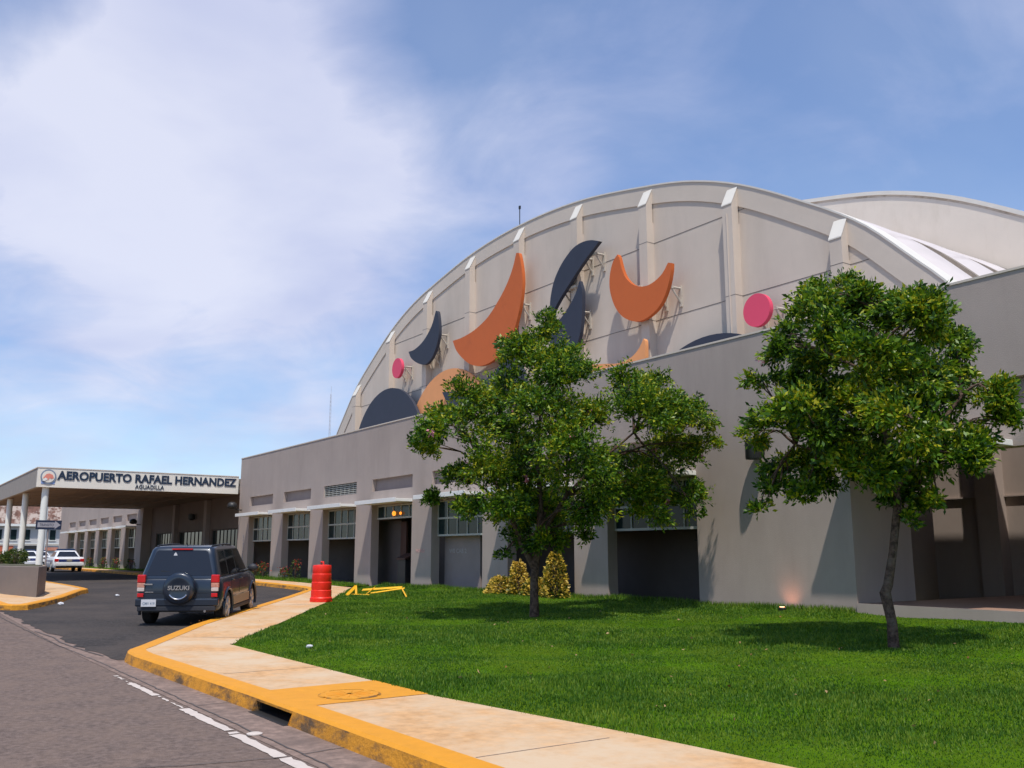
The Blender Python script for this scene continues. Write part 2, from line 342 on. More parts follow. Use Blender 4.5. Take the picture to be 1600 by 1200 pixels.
# ---- kerb: yellow top, worn yellow face, with the storm drain inlet left open
kd=[]
for a,b in zip(KERB,KERB[1:]):
    n=max(1,int(math.dist(a,b)/.8)); kd+=[(a[0]+(b[0]-a[0])*i/n,a[1]+(b[1]-a[1])*i/n) for i in range(n)]
kd.append(KERB[-1])
def inlet(x,y): return -9.66<x<-8.64 and y<3.8
kt=MB(); kf=MB()
# add exact vertices at the inlet ends
kd=[p for p in kd if not (-9.9<p[0]<-8.4 and p[1]<3.8)]
ins=[i for i,p in enumerate(kd) if p[0]<-9 ][0]
kd[ins:ins]=[(-8.4,3.52),(-8.62,3.52),(-8.66,3.52),(-9.64,3.52),(-9.68,3.52),(-9.9,3.52)]
inner=offs(kd,-.26); fb=offs(kd,.045); lip=offs(kd,-.03)
def tri(p,z): return (p[0],p[1],z)
for i in range(len(kd)-1):
    a,b=i,i+1; ga,gb=G(kd[a][0]),G(kd[b][0]); mid=((kd[a][0]+kd[b][0])/2,(kd[a][1]+kd[b][1])/2)
    kt.face([tri(inner[a],ga+.154),tri(inner[b],gb+.154),tri(lip[b],gb+.154),tri(lip[a],ga+.154)])
    kt.face([tri(lip[a],ga+.154),tri(lip[b],gb+.154),tri(kd[b],gb+.128),tri(kd[a],ga+.128)])
    if inlet(*mid):
        kf.face([tri(kd[a],ga+.128),tri(kd[b],gb+.128),tri(kd[b],gb+.105),tri(kd[a],ga+.105)])
        kf.face([tri(kd[a],ga+.105),tri(kd[b],gb+.105),tri(inner[b],gb+.105),tri(inner[a],ga+.105)])
    else: kf.face([tri(kd[a],ga+.128),tri(kd[b],gb+.128),tri(fb[b],gb-.02),tri(fb[a],ga-.02)])
for x in (-8.66,-9.64): kf.face([(x,3.46,-.02),(x,3.52,.128),(x,3.9,.128),(x,3.9,-.25)])
o=kt.build('kerb_top',M['kerb'],smooth=30); o['kind']='structure'
o=kf.build('kerb_face',M['kerbface'],smooth=30); o['kind']='structure'
dk=MB(); dk.box(-9.64,-8.66,3.80,3.83,-.3,.104); dk.box(-9.64,-8.66,3.43,3.83,-.06,.0075); dk.box(-9.64,-9.60,3.56,3.8,.008,.104); dk.box(-8.70,-8.66,3.56,3.8,.008,.104)
tag(dk.build('storm_drain',M['black']),'dark storm drain opening cut into the yellow kerb face','storm drain')
# ---- sidewalks
GE=[(-15.32,5.18),(-15.9,5.45),(-18.21,6.90),(-21.2,8.75),(-24.45,10.78),(-28,12.85),(-30.8,14.45)]
inn=[p for p in offs(kd,-.255)]
# slab with a seam: cut in pieces by x so that pieces differ slightly
def walkpoly(): 
    main=[p for p in inn if p[1]<13.9 and p[0]>-31.0]
    return main
wp=walkpoly()
sheet('sidewalk',[p for p in wp]+[(-31.4,14.75),(-28.5,15.5)]+GE[::-1][1:]+[(-15.25,5.07),(-8.7,5.02),(-5.9,5.34),(-4.4,5.43),(0,5.5),(45,5.5)],.15,M['walk'])
sheet('entrance_walk',[p for p in inn if p[0]<-30.9]+[(-110,14.75),(-31.0,14.75)],.152,M['walk'])
cj=MB()
for x in (-11.6,-5.9): cj.box(x-.006,x+.006,3.8,5.06,.151,.1525)
for (a,b) in (((-16.9,4.75),(-16.2,5.62)),((-24.4,9.2),(-23.5,10.2))):
    dx,dy=b[0]-a[0],b[1]-a[1]; l=math.hypot(dx,dy); cj.obox(((a[0]+b[0])/2,(a[1]+b[1])/2,G((a[0]+b[0])/2)+.1525),(dx,dy,0),(-dy,dx,0),(0,0,1),l/2,.006,.0012)
o=cj.build('sidewalk_joint',M['gutter']); o['kind']='structure'
sheet('painted_drain_slab',[(-8.72,3.77),(-9.95,3.77),(-10.0,5.04),(-8.75,5.04)],.1545,M['kerb'])
mh=MB()
mh.lathe([(.30,.158),(.30,.164),(.27,.164)],(-9.15,4.33,0),n=32)
for a in np.linspace(0,math.pi,7)[:-1]: mh.obox((-9.15,4.33,.165),(math.cos(a),math.sin(a),0),(-math.sin(a),math.cos(a),0),(0,0,1),.24,.012,.003)
o=mh.build('manhole_cover',M['kerb']); tag(o,'round yellow painted manhole cover set in the yellow sidewalk slab','manhole cover')
rg=MB()
for k in range(40):
    a0,a1=2*math.pi*k/40,2*math.pi*(k+1)/40
    if k%9==4: continue
    rg.face([(-9.15+.30*math.cos(a0),4.33+.30*math.sin(a0),.1665),(-9.15+.30*math.cos(a1),4.33+.30*math.sin(a1),.1665),(-9.15+.325*math.cos(a1),4.33+.325*math.sin(a1),.158),(-9.15+.325*math.cos(a0),4.33+.325*math.sin(a0),.158)])
rg.build('rim',M['kerbface'],o)
# ---- left island with its planter
IS=[(-110,2.95),(-45,2.98),(-29,3.02),(-27.4,3.1),(-27.05,3.35),(-27.05,3.7),(-28.2,4.25),(-30.06,5.03),(-32.3,5.75),(-33.6,6.15),(-34.0,6.35),(-34.4,6.5),(-35.2,6.52),(-39.2,6.5),(-44.15,6.5),(-60,6.5),(-110,6.5)]
isd=densify(IS,1.2)
sheet('island_walk',offs(isd,.2),.15,M['walk'])
kt=MB(); kf=MB(); a_=offs(isd,.22); l_=offs(isd,.03); 
for i in range(len(isd)-1):
    ga,gb=G(isd[i][0]),G(isd[i+1][0])
    kt.face([tri(a_[i],ga+.154),tri(a_[i+1],gb+.154),tri(l_[i+1],gb+.154),tri(l_[i],ga+.154)])
    kt.face([tri(l_[i],ga+.154),tri(l_[i+1],gb+.154),tri(isd[i+1],gb+.13),tri(isd[i],ga+.13)])
    kf.face([tri(isd[i],ga+.13),tri(isd[i+1],gb+.13),tri(offs(isd,-.03)[i+1],gb-.02),tri(offs(isd,-.03)[i],ga-.02)])
for nm,k,mm in (('kerb_top',kt,'kerb'),('kerb_face',kf,'kerbface')):
    o=k.build(nm,M[mm],smooth=30); o['kind']='structure'
pl=empty('planter',(-33,4.4,.5),'low grey stucco planter wall beside the one-way sign','planter')
p=MB(); p.prism([(-36.5,2.95),(-31.9,3.72),(-29.95,4.30),(-31.85,4.80),(-38,4.80),(-44,4.2)],.3,1.215,'z'); p.build('wall',M['planter'],pl,bevel=.02)
p=MB(); p.prism([(-36.4,3.1),(-31.95,3.85),(-30.35,4.33),(-31.9,4.68),(-38,4.68),(-43.8,4.2)],1.21,1.235,'z'); p.build('soil',M['soil'],pl)
# ---------------------------------------------------------------- lawn
def ledge(x):   # near edge of the lawn
    if x>-15.3: return float(np.interp(x,[-15.3,-8.7,-5.9,-4.4,0],[5.08,5.02,5.34,5.43,5.5]))
    return float(np.interp(x,[p[0] for p in GE[::-1]],[p[1] for p in GE[::-1]]))
def lawnz(x,y):
    e=ledge(x); t=min(max((y-e)/(D-e+1e-6),0),1); base=.15+G(x)
    far=.46
    mound=.02*math.sin(math.pi*t)*(1 if x>-24 else .3)
    n=.018*math.sin(x*1.3+y*.7)+.012*math.sin(x*2.9-y*1.9+1)
    return base+(far-base)*(t**2.2)+mound+n*min(1,t*8)+.03*min(1,t*14)-.012
lx=list(np.arange(-30.6,14.01,.35)); nt_=34; v=[];f=[]
for i,x in enumerate(lx):
    e=ledge(x)-.02
    for j in range(nt_+1):
        y=e+(D+.01-e)*(j/nt_); v.append((x,y,lawnz(x,y)))
for i in range(len(lx)-1):
    for j in range(nt_): a=i*(nt_+1)+j; f.append((a,a+nt_+1,a+nt_+2,a+1))
lw=npmesh('lawn',np.array(v),np.array(f),M['turf'],smooth=True); lw['kind']='structure'
# narrow strip of turf at the foot of the left pillars
v=[];f=[]; lx=list(np.arange(-100,-31.2,.8))
for x in lx:
    for y in (14.76,15.2,D+.3): v.append((x,y,G(x)+.165+.03*(y-14.76)))
for i in range(len(lx)-1):
    for j in range(2): a=i*3+j; f.append((a,a+3,a+4,a+1))
st=npmesh('turf_strip',np.array(v),np.array(f),M['turf'],smooth=True); st['kind']='structure'
def blades(name,P,h,w,m,lean=.55):
    n=len(P); az=rng.uniform(0,2*math.pi,n); hh=h*rng.uniform(.5,1.25,n); ww=w*rng.uniform(.6,1.3,n)
    la=rng.uniform(0,2*math.pi,n); lr=hh*rng.uniform(.1,lean,n)
    d=np.c_[np.cos(az)*ww/2,np.sin(az)*ww/2,np.zeros(n)]; tip=P+np.c_[np.cos(la)*lr,np.sin(la)*lr,hh]
    V=np.stack([P-d,P+d,tip],1).reshape(-1,3); Fc=np.arange(3*n).reshape(n,3)
    o=npmesh(name,V,Fc,m); return o
# visible wedge only: density falls with distance
pts=[]
N_=1150000
X=rng.uniform(-30.4,1.5,N_); Yy=rng.uniform(5.0,D,N_); dist=np.hypot(X,Yy)
keep=(rng.random(N_)<np.clip((7.6/dist)**1.1,.09,1)); X,Yy,dist=X[keep],Yy[keep],dist[keep]
ang=np.degrees(np.arctan2(Yy,X)); k2=(ang>112); X,Yy,dist=X[k2],Yy[k2],dist[k2]
ed=np.array([ledge(x) for x in X]); k3=Yy>ed+rng.uniform(-.05,.06,len(X)); X,Yy,dist=X[k3],Yy[k3],dist[k3]
k4=~((X>-11.1)&(Yy>D-.02)); X,Yy,dist=X[k4],Yy[k4],dist[k4]
Zz=np.array([lawnz(x,y) for x,y in zip(X,Yy)])-.006
n_=np.sin(X*1.9+1)*np.cos(Yy*2.3)+np.sin(X*.7-Yy*.9)
P=np.c_[X,Yy,Zz]
g=blades('grass',P,1,1,M['grass'])
co3=np.empty(len(g.data.vertices)*3,np.float32); g.data.vertices.foreach_get('co',co3); co3=co3.reshape(-1,3,3)
hs=(.026+.009*n_)*(1+.02*dist); ws=.006+.0012*dist
c0=P[:,None,:]; rel=co3-c0; rel[:,2,:]*=np.clip(hs,.02,.12)[:,None]; rel[:,:2,:]*=ws[:,None,None]
g.data.vertices.foreach_set('co',(c0+rel).astype(np.float32).ravel()); g.data.update()
tag(g,'short green lawn grass in front of the terminal','grass',kind='stuff')
# taller tufts against the wall foot and on the narrow strip
n=9000; X=rng.uniform(-30.4,-11,n); Yy=D-.02-np.abs(rng.normal(0,.10,n)); P=np.c_[X,Yy,[lawnz(x,y)-.02 for x,y in zip(X,Yy)]]
n=9000; X2=rng.uniform(-66,-31.5,n); Y2=rng.uniform(14.85,15.6,n); P2=np.c_[X2,Y2,[G(x)+.16 for x in X2]]
g=blades('grass_tufts',np.r_[P,P2],.13,.022,M['grass']); tag(g,'taller grass tufts along the foot of the pillars','grass',kind='stuff')
# fallen leaves scattered on the lawn
n=110; X=rng.uniform(-20,-3,n); Yy=rng.uniform(5.4,14.5,n); c=np.c_[X,Yy,[lawnz(x,y)+.03 for x,y in zip(X,Yy)]]
def leafquads(P,Dr,Ln,Wd,fold=.25):
    n=len(P); Dr=Dr/np.linalg.norm(Dr,axis=1,keepdims=True); r=rng.normal(size=(n,3)); sd=np.cross(Dr,r); sd/=np.linalg.norm(sd,axis=1,keepdims=True)
    nn=np.cross(Dr,sd); mid=P+Dr*(Ln*.55)[:,None]-nn*(Ln*.08)[:,None]
    V=np.stack([P,mid+sd*(Wd/2)[:,None]+nn*(Wd*fold)[:,None],P+Dr*Ln[:,None]-nn*(Ln*.12)[:,None],mid-sd*(Wd/2)[:,None]+nn*(Wd*fold)[:,None]],1).reshape(-1,3)
    b=np.arange(n)[:,None]*4; return V,(b+np.array([[0,1,2,3]]))
dd=rng.normal(size=(n,3)); dd[:,2]*=.25
V,Fc=leafquads(c,dd,rng.uniform(.03,.065,n),rng.uniform(.02,.035,n)); g=npmesh('fallen_leaves',V,Fc,M['dryleaf']); tag(g,'scattered dry fallen leaves lying on the lawn','fallen leaves',kind='stuff')
# bits of litter at the kerbs
for i,(x,y,z,s,l) in enumerate([(-28.7,4.75,.18,.085,'small crumpled white paper by the left island kerb'),(-31.9,6.9,.24,.07,'white scrap of litter off the tip of the left island'),(-26.2,2.85,.15,.06,'pale scrap of litter in the road by the left frame edge'),(-13.6,5.75,.19,.05,'pale scrap lying in the lawn near the sidewalk corner')]):
    b=MB(); bmesh.ops.create_icosphere(b.b,subdivisions=2,radius=s)
    for vv in b.b.verts: vv.co*=random.uniform(.7,1.15); vv.co.z*=.55
    for vv in b.b.verts: vv.co+=Vector((x,y,z+s*.4))
    tag(b.build('paper_litter',M['plate']),l,'litter','litter scraps')
# ---------------------------------------------------------------- terminal front wing
def wall(mb,x0,x1,z0,z1,holes,y0,dep,back=None,top=True):
    """front face at y0 with openings (x0,x1,z0,z1,depth); depth None = open right through dep"""
    xs=sorted({x0,x1,*[h[0] for h in holes],*[h[1] for h in holes]}); zs=sorted({z0,z1,*[h[2] for h in holes],*[h[3] for h in holes]})
    inside=lambda x,z:any(h[0]<x<h[1] and h[2]<z<h[3] for h in holes)
    V={}
    def vt(x,z,y):
        k=(x,z,y)
        if k not in V: V[k]=mb.b.verts.new((x,y,z))
        return V[k]
    for xa,xb in zip(xs,xs[1:]):
        for za,zb in zip(zs,zs[1:]):
            if inside((xa+xb)/2,(za+zb)/2): continue
            mb.b.faces.new([vt(xa,za,y0),vt(xb,za,y0),vt(xb,zb,y0),vt(xa,zb,y0)])
            mb.b.faces.new([vt(xa,za,y0+dep),vt(xa,zb,y0+dep),vt(xb,zb,y0+dep),vt(xb,za,y0+dep)])
    for h in holes:
        a,b,c,d=h[:4]; y1=y0+dep
        mb.face([(a,y0,c),(a,y1,c),(a,y1,d),(a,y0,d)]); mb.face([(b,y0,c),(b,y0,d),(b,y1,d),(b,y1,c)]); mb.face([(a,y0,d),(a,y1,d),(b,y1,d),(b,y0,d)])
        if c>z0: mb.face([(a,y0,c),(b,y0,c),(b,y1,c),(a,y1,c)])
    y1=y0+dep
    mb.face([(x0,y0,z0),(x0,y0,z1),(x0,y1,z1),(x0,y1,z0)]); mb.face([(x1,y0,z0),(x1,y1,z0),(x1,y1,z1),(x1,y0,z1)]); mb.face([(x0,y0,z1),(x1,y0,z1),(x1,y1,z1),(x0,y1,z1)])
RE=[-42.02+4.495*k for k in range(7)]          # right edge of each bay opening
WW=3.13; ZT=3.36; PT=6.34; TH=.32
tb=empty('terminal_building',(-28,D,.4),'long taupe stucco airport front wing with pillars and window bays','building')
m=MB(); holes=[(r-WW,r,.3,ZT) for r in RE]+[(r-WW,r,3.87,4.33) for r in RE]+[(-7.74,-4.6,4.05,4.53),(-10.98,6,.3,3.36)]
wall(m,-46.72,6.5,.3,PT,holes,D,TH); w=m.build('wall',M['stucco'],tb)
# top coping line and flank of the far left end, roof
m=MB(); m.box(-46.72,-46.4,D+TH+.002,D+9,.3,PT-.005); m.box(-46.4,-13.11,D+TH+.002,D+6.5,5.5,5.7); m.box(-13.11,6.5,D+TH+.002,21.0,5.5,5.7); m.build('roof',M['stucco'],tb)
m=MB(); m.box(-46.74,6.52,D-.02,D+TH+.02,PT+.002,PT+.045); m.build('coping',M['rim'],tb)
for i,r in enumerate(RE):
    if i==2:
        m=MB(); m.box(r-WW-.02,r+.02,D+.19,D+.22,3.85,4.35); m.build('louvre_backing',M['black'],tb)
        m=MB()
        for k in range(6): m.box(r-WW+.01,r-.01,D+.06,D+.10,3.895+.075*k,3.92+.075*k)
        for k in range(9): m.box(r-WW+.01+k*.385,r-WW+.03+k*.385,D+.05,D+.058,3.88,4.32)
        m.build('louvre',M['frame'],tb)
    else:
        m=MB(); m.box(r-WW-.02,r+.02,D+.16,D+.2,3.85,4.35); m.build('recessed_panel',M['panel'],tb)
m=MB(); m.box(-7.76,-4.58,D+.14,D+.2,4.03,4.55); m.build('recessed_panel',M['panel'],tb)
# awnings: thin slabs one per bay
first=None
for i,r in enumerate(RE+[-7.82]):
    if first is None:
        m=MB(); x0,x1=r-WW-.03,r+.03
        m.box(x0,x1,D-.68,D-.002,3.365,3.465); m.box(x0-.01,x1+.01,D-.70,D-.66,3.345,3.49)
        first=m.build('awning',M['white'],tb,bevel=.006); rr=r
    else:
        c=first.copy(); COL.objects.link(c); c.parent=tb; c.location=(r-rr,0,0)
# glazing: frame with bars, panes behind
def glazing(x0,x1,z0,z1,rows,cols,y,parent,name='window',fm='frame'):
    m=MB(); t=.035
    for k in range(cols+1): x=x0+t/2+(x1-x0-t)*k/cols; m.box(x-t/2,x+t/2,y,y+.05,z0,z1)
    for z in rows: m.box(x0,x1,y-.006,y+.056,z-.03,z+.03)
    o=m.build(name,M[fm],parent)
    g=MB(); 
    for k in range(cols):
        xa=x0+t+(x1-x0-t)*k/cols; xb=x0+(x1-x0-t)*(k+1)/cols; tilt=random.uniform(-.004,.004)
        g.face([(xa,y+.03+tilt,z0+.03),(xb,y+.03-tilt,z0+.03),(xb,y+.03-tilt,z1-.02),(xa,y+.03+tilt,z1-.02)])
    g.build('pane',M['glass'],o); return o
for i,r in enumerate(RE):
    z0=2.83 if i==3 else 2.15
    rows=[2.86,3.32] if i==3 else [2.18,2.74,3.32]
    glazing(r-WW+.01,r-.01,z0,3.35,rows,5,D+.235,tb)
# arcade behind the pillars
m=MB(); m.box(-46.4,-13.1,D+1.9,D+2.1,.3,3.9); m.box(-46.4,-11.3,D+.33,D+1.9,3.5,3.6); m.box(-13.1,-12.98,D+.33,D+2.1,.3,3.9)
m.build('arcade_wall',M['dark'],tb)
m=MB(); m.box(-46.4,-12.98,D+.33,D+1.9,.28,.44); m.box(-46.4,-31.7,D+.0,D+.33,.28,.44); m.build('arcade_floor',M['gutter'],tb)
# bay 5 has a nearer wall panel, bay 4 a doorway
m=MB(); m.box(-27.2,-25.0,D+.55,D+.7,.3,3.4); m.box(-27.2,-27.05,D+.7,D+1.9,.3,3.4); m.build('side_partition',M['panel'],tb)
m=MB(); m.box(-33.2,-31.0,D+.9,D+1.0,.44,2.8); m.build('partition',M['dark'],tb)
d=MB(); d.box(-30.98,-30.55,D+.88,D+.96,.44,2.75); do=d.build('door',M['brown'],tb,bevel=.01)
d=MB(); d.box(-30.64,-30.60,D+.83,D+.88,1.35,1.5); d.build('handle',M['chrome'],do)
le=empty('lectern',(-30.0,D+.62,.44),'dark lectern standing in the doorway bay with orange lamps','lectern')
m=MB(); m.box(-30.3,-29.72,D+.42,D+.80,.44,1.35); m.build('cabinet',M['black'],le,bevel=.01)
m=MB(); m.prism([(D+.36,1.36),(D+.86,1.55),(D+.86,1.60),(D+.36,1.41)],-30.36,-29.66,'x'); m.build('top',M['brown'],le)
# vents on the arcade back wall
for xa,xb in ((-16.9,-15.8),(-15.3,-15.0),(-21.6,-20.9),(-35.5,-34.8)):
    m=MB(); m.box(xa,xb,D+1.86,D+1.898,1.95,2.35); m.box(xa-.03,xb+.03,D+1.84,D+1.88,1.9,1.94); m.box(xa-.03,xb+.03,D+1.84,D+1.88,2.35,2.39)
    m.build('vent',M['black'],tb)
# right porch
m=MB(); m.box(-12.98,-10.985,D+TH+.002,D+1.95,.3,3.9); m.build('porch_pier',M['stucco'],tb)
m=MB(); m.box(-13.1,12,22.0,22.2,.3,6.2); 
m.box(-11.75,-11.25,21.6,21.998,.6,6.2); m.box(-13.1,12,21.94,21.998,2.9,2.93)
m.box(-8.9,-8.5,19.3,22.0,.6,5.4)
m.build('porch_wall',M['stucco'],tb)
m=MB(); m.box(-10.98,6.5,D-.0,22.0,.3,.655); ps=m.build('porch_slab',M['slab'],tb)
m=MB(); m.box(-10.98,6.5,D-.03,D-.003,.25,.66); m.build('slab_edge',M['stucco'],tb)
d=MB(); d.box(-8.49,-6.0,18.6,18.7,.66,3.2); do=d.build('door',M['glass'],tb)
d=MB(); 
for x in (-8.5,-7.25,-6.0): d.box(x-.05,x+.05,18.55,18.62,.66,3.25)
d.box(-8.5,-6,18.55,18.62,3.15,3.25); d.build('frame',M['brown'],do)
# lit lamps seen through the glass of the doorway bay
for lx_,lr,ll in ((-30.25,.065,'larger glowing orange lamp in the glazing above the doorway'),(-29.75,.04,'smaller glowing orange lamp right of the larger one above the doorway')):
    ls=MB(); ls.lathe([(.2*lr,3.0+1.6*lr),(lr,3.0+lr),(lr*1.1,3.0),(.6*lr,3.0-lr)],(lx_,D+.20,0),n=12); o=ls.build('entrance_lamp',emit('warm_bulb',(1,.30,.03),1.4)); tag(o,ll,'lamp')
# faded lettering on two pillars
text('pillar_lettering','WORLD',.16,mat('faded_pink_paint',(.55,.33,.30),.8),tb,(-28.2,D-.006,1.62),(1,0,0),(0,0,1),.002,.004,width=.62)
text('partition_lettering','W0 CAB 2',.2,mat('faded_grey_paint',(.38,.34,.32),.8),tb,(-26.9,D+.545,1.6),(1,0,0),(0,0,1),.002,.004,width=1.1)
text('column_lettering','HANGAR',.2,mat('faint_blue_paint',(.2,.2,.24),.8),tb,(-45.75,D-.006,1.2),(0,0,1),(-1,0,0),.002,.002,width=1.3)
# wall lamps
def sconce(x,z,label,s=1.0,y=D):
    e=empty('wall_lamp',(x,y,z),label,'wall lamp','black wall lamps on the taupe front')
    m=MB(); m.lathe([(.16*s,z-.22*s),(.17*s,z-.2*s),(.17*s,z+.18*s),(.11*s,z+.24*s)],(x,y-.26*s,0),n=20); m.build('shade',M['black'],e,smooth=40)
    m=MB(); m.box(x-.04,x+.04,y-.12,y-.001,z-.05,z+.05); m.box(x-.09,x+.09,y-.02,y-.001,z-.11,z+.11); m.build('bracket',M['black'],e)
sconce(-13.1,3.78,'black cylinder wall lamp high between the two trees')
def floodlight(x,z,label,y=D):
    e=empty('flood_lamp',(x,y,z),label,'flood lamp')
    m=MB(); m.lathe([(.06,-.02),(.2,.02),(.26,.12),(.22,.26),(.1,.34)],(x,y-.5,z),n=18); m.build('shade',M['black'],e,smooth=50)
    m=MB(); m.tube([(x,y-.5,z+.1),(x,y-.2,z-.05),(x,y-.001,z-.05)],.03); m.build('bracket',M['black'],e)
floodlight(-46.3,3.78,'dark dome lamp at the left end of the pillared wing, under the sign')
# ground uplight with its warm pool on the wall
e=empty('ground_uplight',(-12.5,D-.3,.45),'small lit uplight in the grass glowing on the taupe wall','uplight')
m=MB(); m.lathe([(.07,0),(.08,.05),(.06,.07)],(-12.5,D-.32,.46),n=14); m.build('housing',M['black'],e)
m=MB(); m.lathe([(.05,0),(.045,.006)],(-12.5,D-.32,.532),n=14); m.build('lens',emit('warm_lens',(1,.4,.2),6),e)
ul=bpy.data.lights.new('uplight_lamp','SPOT'); ul.energy=5; ul.color=(1,.42,.25); ul.spot_size=R(100); ul.spot_blend=1; ul.shadow_soft_size=.04
uo=bpy.data.objects.new('uplight_lamp',ul); COL.objects.link(uo); uo.parent=e; uo.location=(0,-.02,.11); uo.rotation_euler=(Vector((0,-.8,-.6))).to_track_quat('Z','Y').to_euler()
# hose and a dark valve on the porch slab
m=MB(); m.lathe([(.12,.66),(.14,.70),(.08,.76)],(-11.6,17.5,0),n=12); tag(m.build('shoe_shaped_valve',M['black']),'small dark lump lying on the porch slab behind the right tree','debris')
# ---------------------------------------------------------------- far wing
fw=empty('far_wing',(-82,D,.3),'distant taupe wing with pillars seen under the entrance canopy','building')
RF=[-68.15-4.49*k for k in range(6)]
m=MB(); wall(m,-98.3,-66.45,.25,PT,[(r-3.05,r,.25,3.36) for r in RF]+[(r-3.05,r,3.87,4.33) for r in RF],D,TH); m.build('wall',M['stucco'],fw)
m=MB(); m.box(-98.3,-98,D+TH+.002,D+9,.25,PT); m.box(-66.75,-66.45,D+TH+.002,D+9,.25,PT);m.box(-98,-66.8,D+.33,D+9,5.4,5.6); m.build('roof',M['stucco'],fw)
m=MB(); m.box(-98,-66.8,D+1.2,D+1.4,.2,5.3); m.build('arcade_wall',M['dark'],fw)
m=MB(); m.box(-98,-66.5,D-.15,D+1.2,.2,.36); m.build('arcade_floor',M['gutter'],fw)
m=MB()
for r in RF: m.box(r-3.07,r+.02,D+.15,D+.2,3.85,4.35)
m.build('recessed_panels',M['panel'],fw)
first=None
for r in RF:
    if first is None:
        m=MB(); m.box(r-3.1,r+.03,D-.68,D-.002,3.365,3.465); m.box(r-3.11,r+.04,D-.70,D-.66,3.345,3.49); first=m.build('awning',M['white'],fw); rr=r
        gz=glazing(r-3.04,r-.01,1.95,3.35,[1.98,2.66,3.32],5,D+.235,fw)
    else:
        c=first.copy(); COL.objects.link(c); c.parent=fw; c.location=(r-rr,0,0)
        c=gz.copy(); COL.objects.link(c); c.parent=fw; c.location=(r-rr,0,0)
        q=gz.children[0].copy(); COL.objects.link(q); q.parent=c
floodlight(-66.9,3.55,'dark dome lamp on the corner of the distant wing under the canopy',D)
# connecting entrance wall below the canopy
en=empty('entrance_hall',(-56,D+.6,.3),'dark entrance wall with tall glass doors under the canopy','building')
m=MB(); wall(m,-66.45,-46.72,.25,5.1,[(-65,-60.6,.25,2.9),(-59.6,-54.2,.25,2.9),(-53.0,-48.6,.25,2.9)],D+.6,.2)
m.box(-66.44,-46.73,D+.8,D+9,4.9,5.1); m.build('wall',mat('entrance_wall_paint',(.16,.12,.105),.9,.08,1),en)
for a,b in ((-65,-60.6),(-59.6,-54.2),(-53.0,-48.6)): glazing(a+.01,b-.01,.3,2.89,[.34,2.86],7,D+.66,en,'glass_door','dark')
m=MB()
for x in (-60.1,-53.6): m.box(x-.25,x+.25,D+.35,D+.598,.25,4.56)
m.build('pilaster',M['panel'],en)
m=MB(); m.box(-66.4,-46.8,D+2.6,D+2.8,.2,4.4); m.build('interior_wall',M['dark'],en)
m=MB(); m.lathe([(.05,3.9),(.2,3.85),(.2,3.6),(.1,3.5)],(-56.2,D+.35,0),n=12); tag(m.build('hanging_lamp',M['black']),'small dark lamp in front of the entrance wall in shade','lamp')
# ---------------------------------------------------------------- canopy with the sign
cp=empty('entrance_canopy',(-57,11,4.5),'flat concrete drive-through canopy carrying the airport name','canopy')
CX,CY,CZ0,CZ1=-47.0,6.35,4.57,5.44
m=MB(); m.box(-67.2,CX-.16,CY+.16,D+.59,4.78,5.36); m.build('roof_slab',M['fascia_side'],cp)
m=MB(); m.box(CX-.16,CX,CY,D-.002,CZ0,CZ1); m.build('front_fascia',M['fascia'],cp)
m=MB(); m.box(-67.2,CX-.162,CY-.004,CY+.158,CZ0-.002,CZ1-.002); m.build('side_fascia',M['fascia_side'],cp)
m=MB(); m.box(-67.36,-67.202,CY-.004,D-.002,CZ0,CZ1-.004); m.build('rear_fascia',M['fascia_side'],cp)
m=MB(); m.box(-67.2,CX-.162,CY+.16,D+.59,4.62,4.775)
for k in range(1,8): m.box(-67.2,CX-.2,CY+k*1.15,CY+k*1.15+.12,4.585,4.62)
m.build('soffit',M['soffit'],cp)
m=MB(); m.box(-67.4,CX+.02,CY-.03,CY+.2,CZ1+.001,CZ1+.04); m.box(CX-.2,CX+.02,CY+.2,D-.002,CZ1+.001,CZ1+.04); m.build('coping',M['rim'],cp)
m0=None
for x,y in ((CX-.3,6.78),(-52.9,6.7),(-58.9,6.7),(-65.2,6.7)):
    if m0 is None:
        m=MB(); m.lathe([(.15,G(x)+.0),(.15,4.58)],(x,y,0),n=20); m.lathe([(.2,G(x)+.0),(.2,G(x)+.28)],(x,y,0),n=20); m0=m.build('column',mat('white_column_paint',(.72,.74,.70),.6,.05,3),cp,smooth=40); ref=(x,y)
    else:
        c=m0.copy(); COL.objects.link(c); c.parent=cp; c.location=(x-ref[0],y-ref[1],0)
bold=.020
text('sign_lettering','AEROPUERTO RAFAEL HERNANDEZ',.54,M['navy'],cp,(CX+.016,7.2,4.95),(0,1,0),(0,0,1),.012,bold,width=8.36)
text('town_lettering','AGUADILLA',.27,M['navy'],cp,(CX+.02,10.62,4.66),(0,1,0),(0,0,1),.012,.002,width=1.35)
# round emblem on a blue base
m=MB(); m.box(CX+.002,CX+.02,6.52,7.08,4.72,4.98); em=m.build('emblem',M['emblue'],cp)
m=MB(); m.lathe([(.33,CX+.02),(.33,CX+.04)],(0,6.80,5.05),'x',28); m.build('ring',M['emgrey'],em)
m=MB(); m.lathe([(.27,CX+.041),(.27,CX+.05)],(0,6.80,5.05),'x',28); m.build('ring',M['fascia'],em)
m=MB(); m.prism([(6.58,4.98),(6.70,5.16),(6.82,5.2),(6.97,5.14),(7.03,5.0),(6.93,4.94),(6.86,5.0),(6.80,4.88),(6.70,4.95)],CX+.051,CX+.06,'x'); m.build('figure',M['salmon'],em)
m=MB(); m.prism([(6.55,4.86),(6.68,5.0),(6.78,4.93),(6.66,4.84)],CX+.061,CX+.068,'x'); m.build('figure',M['white'],em)
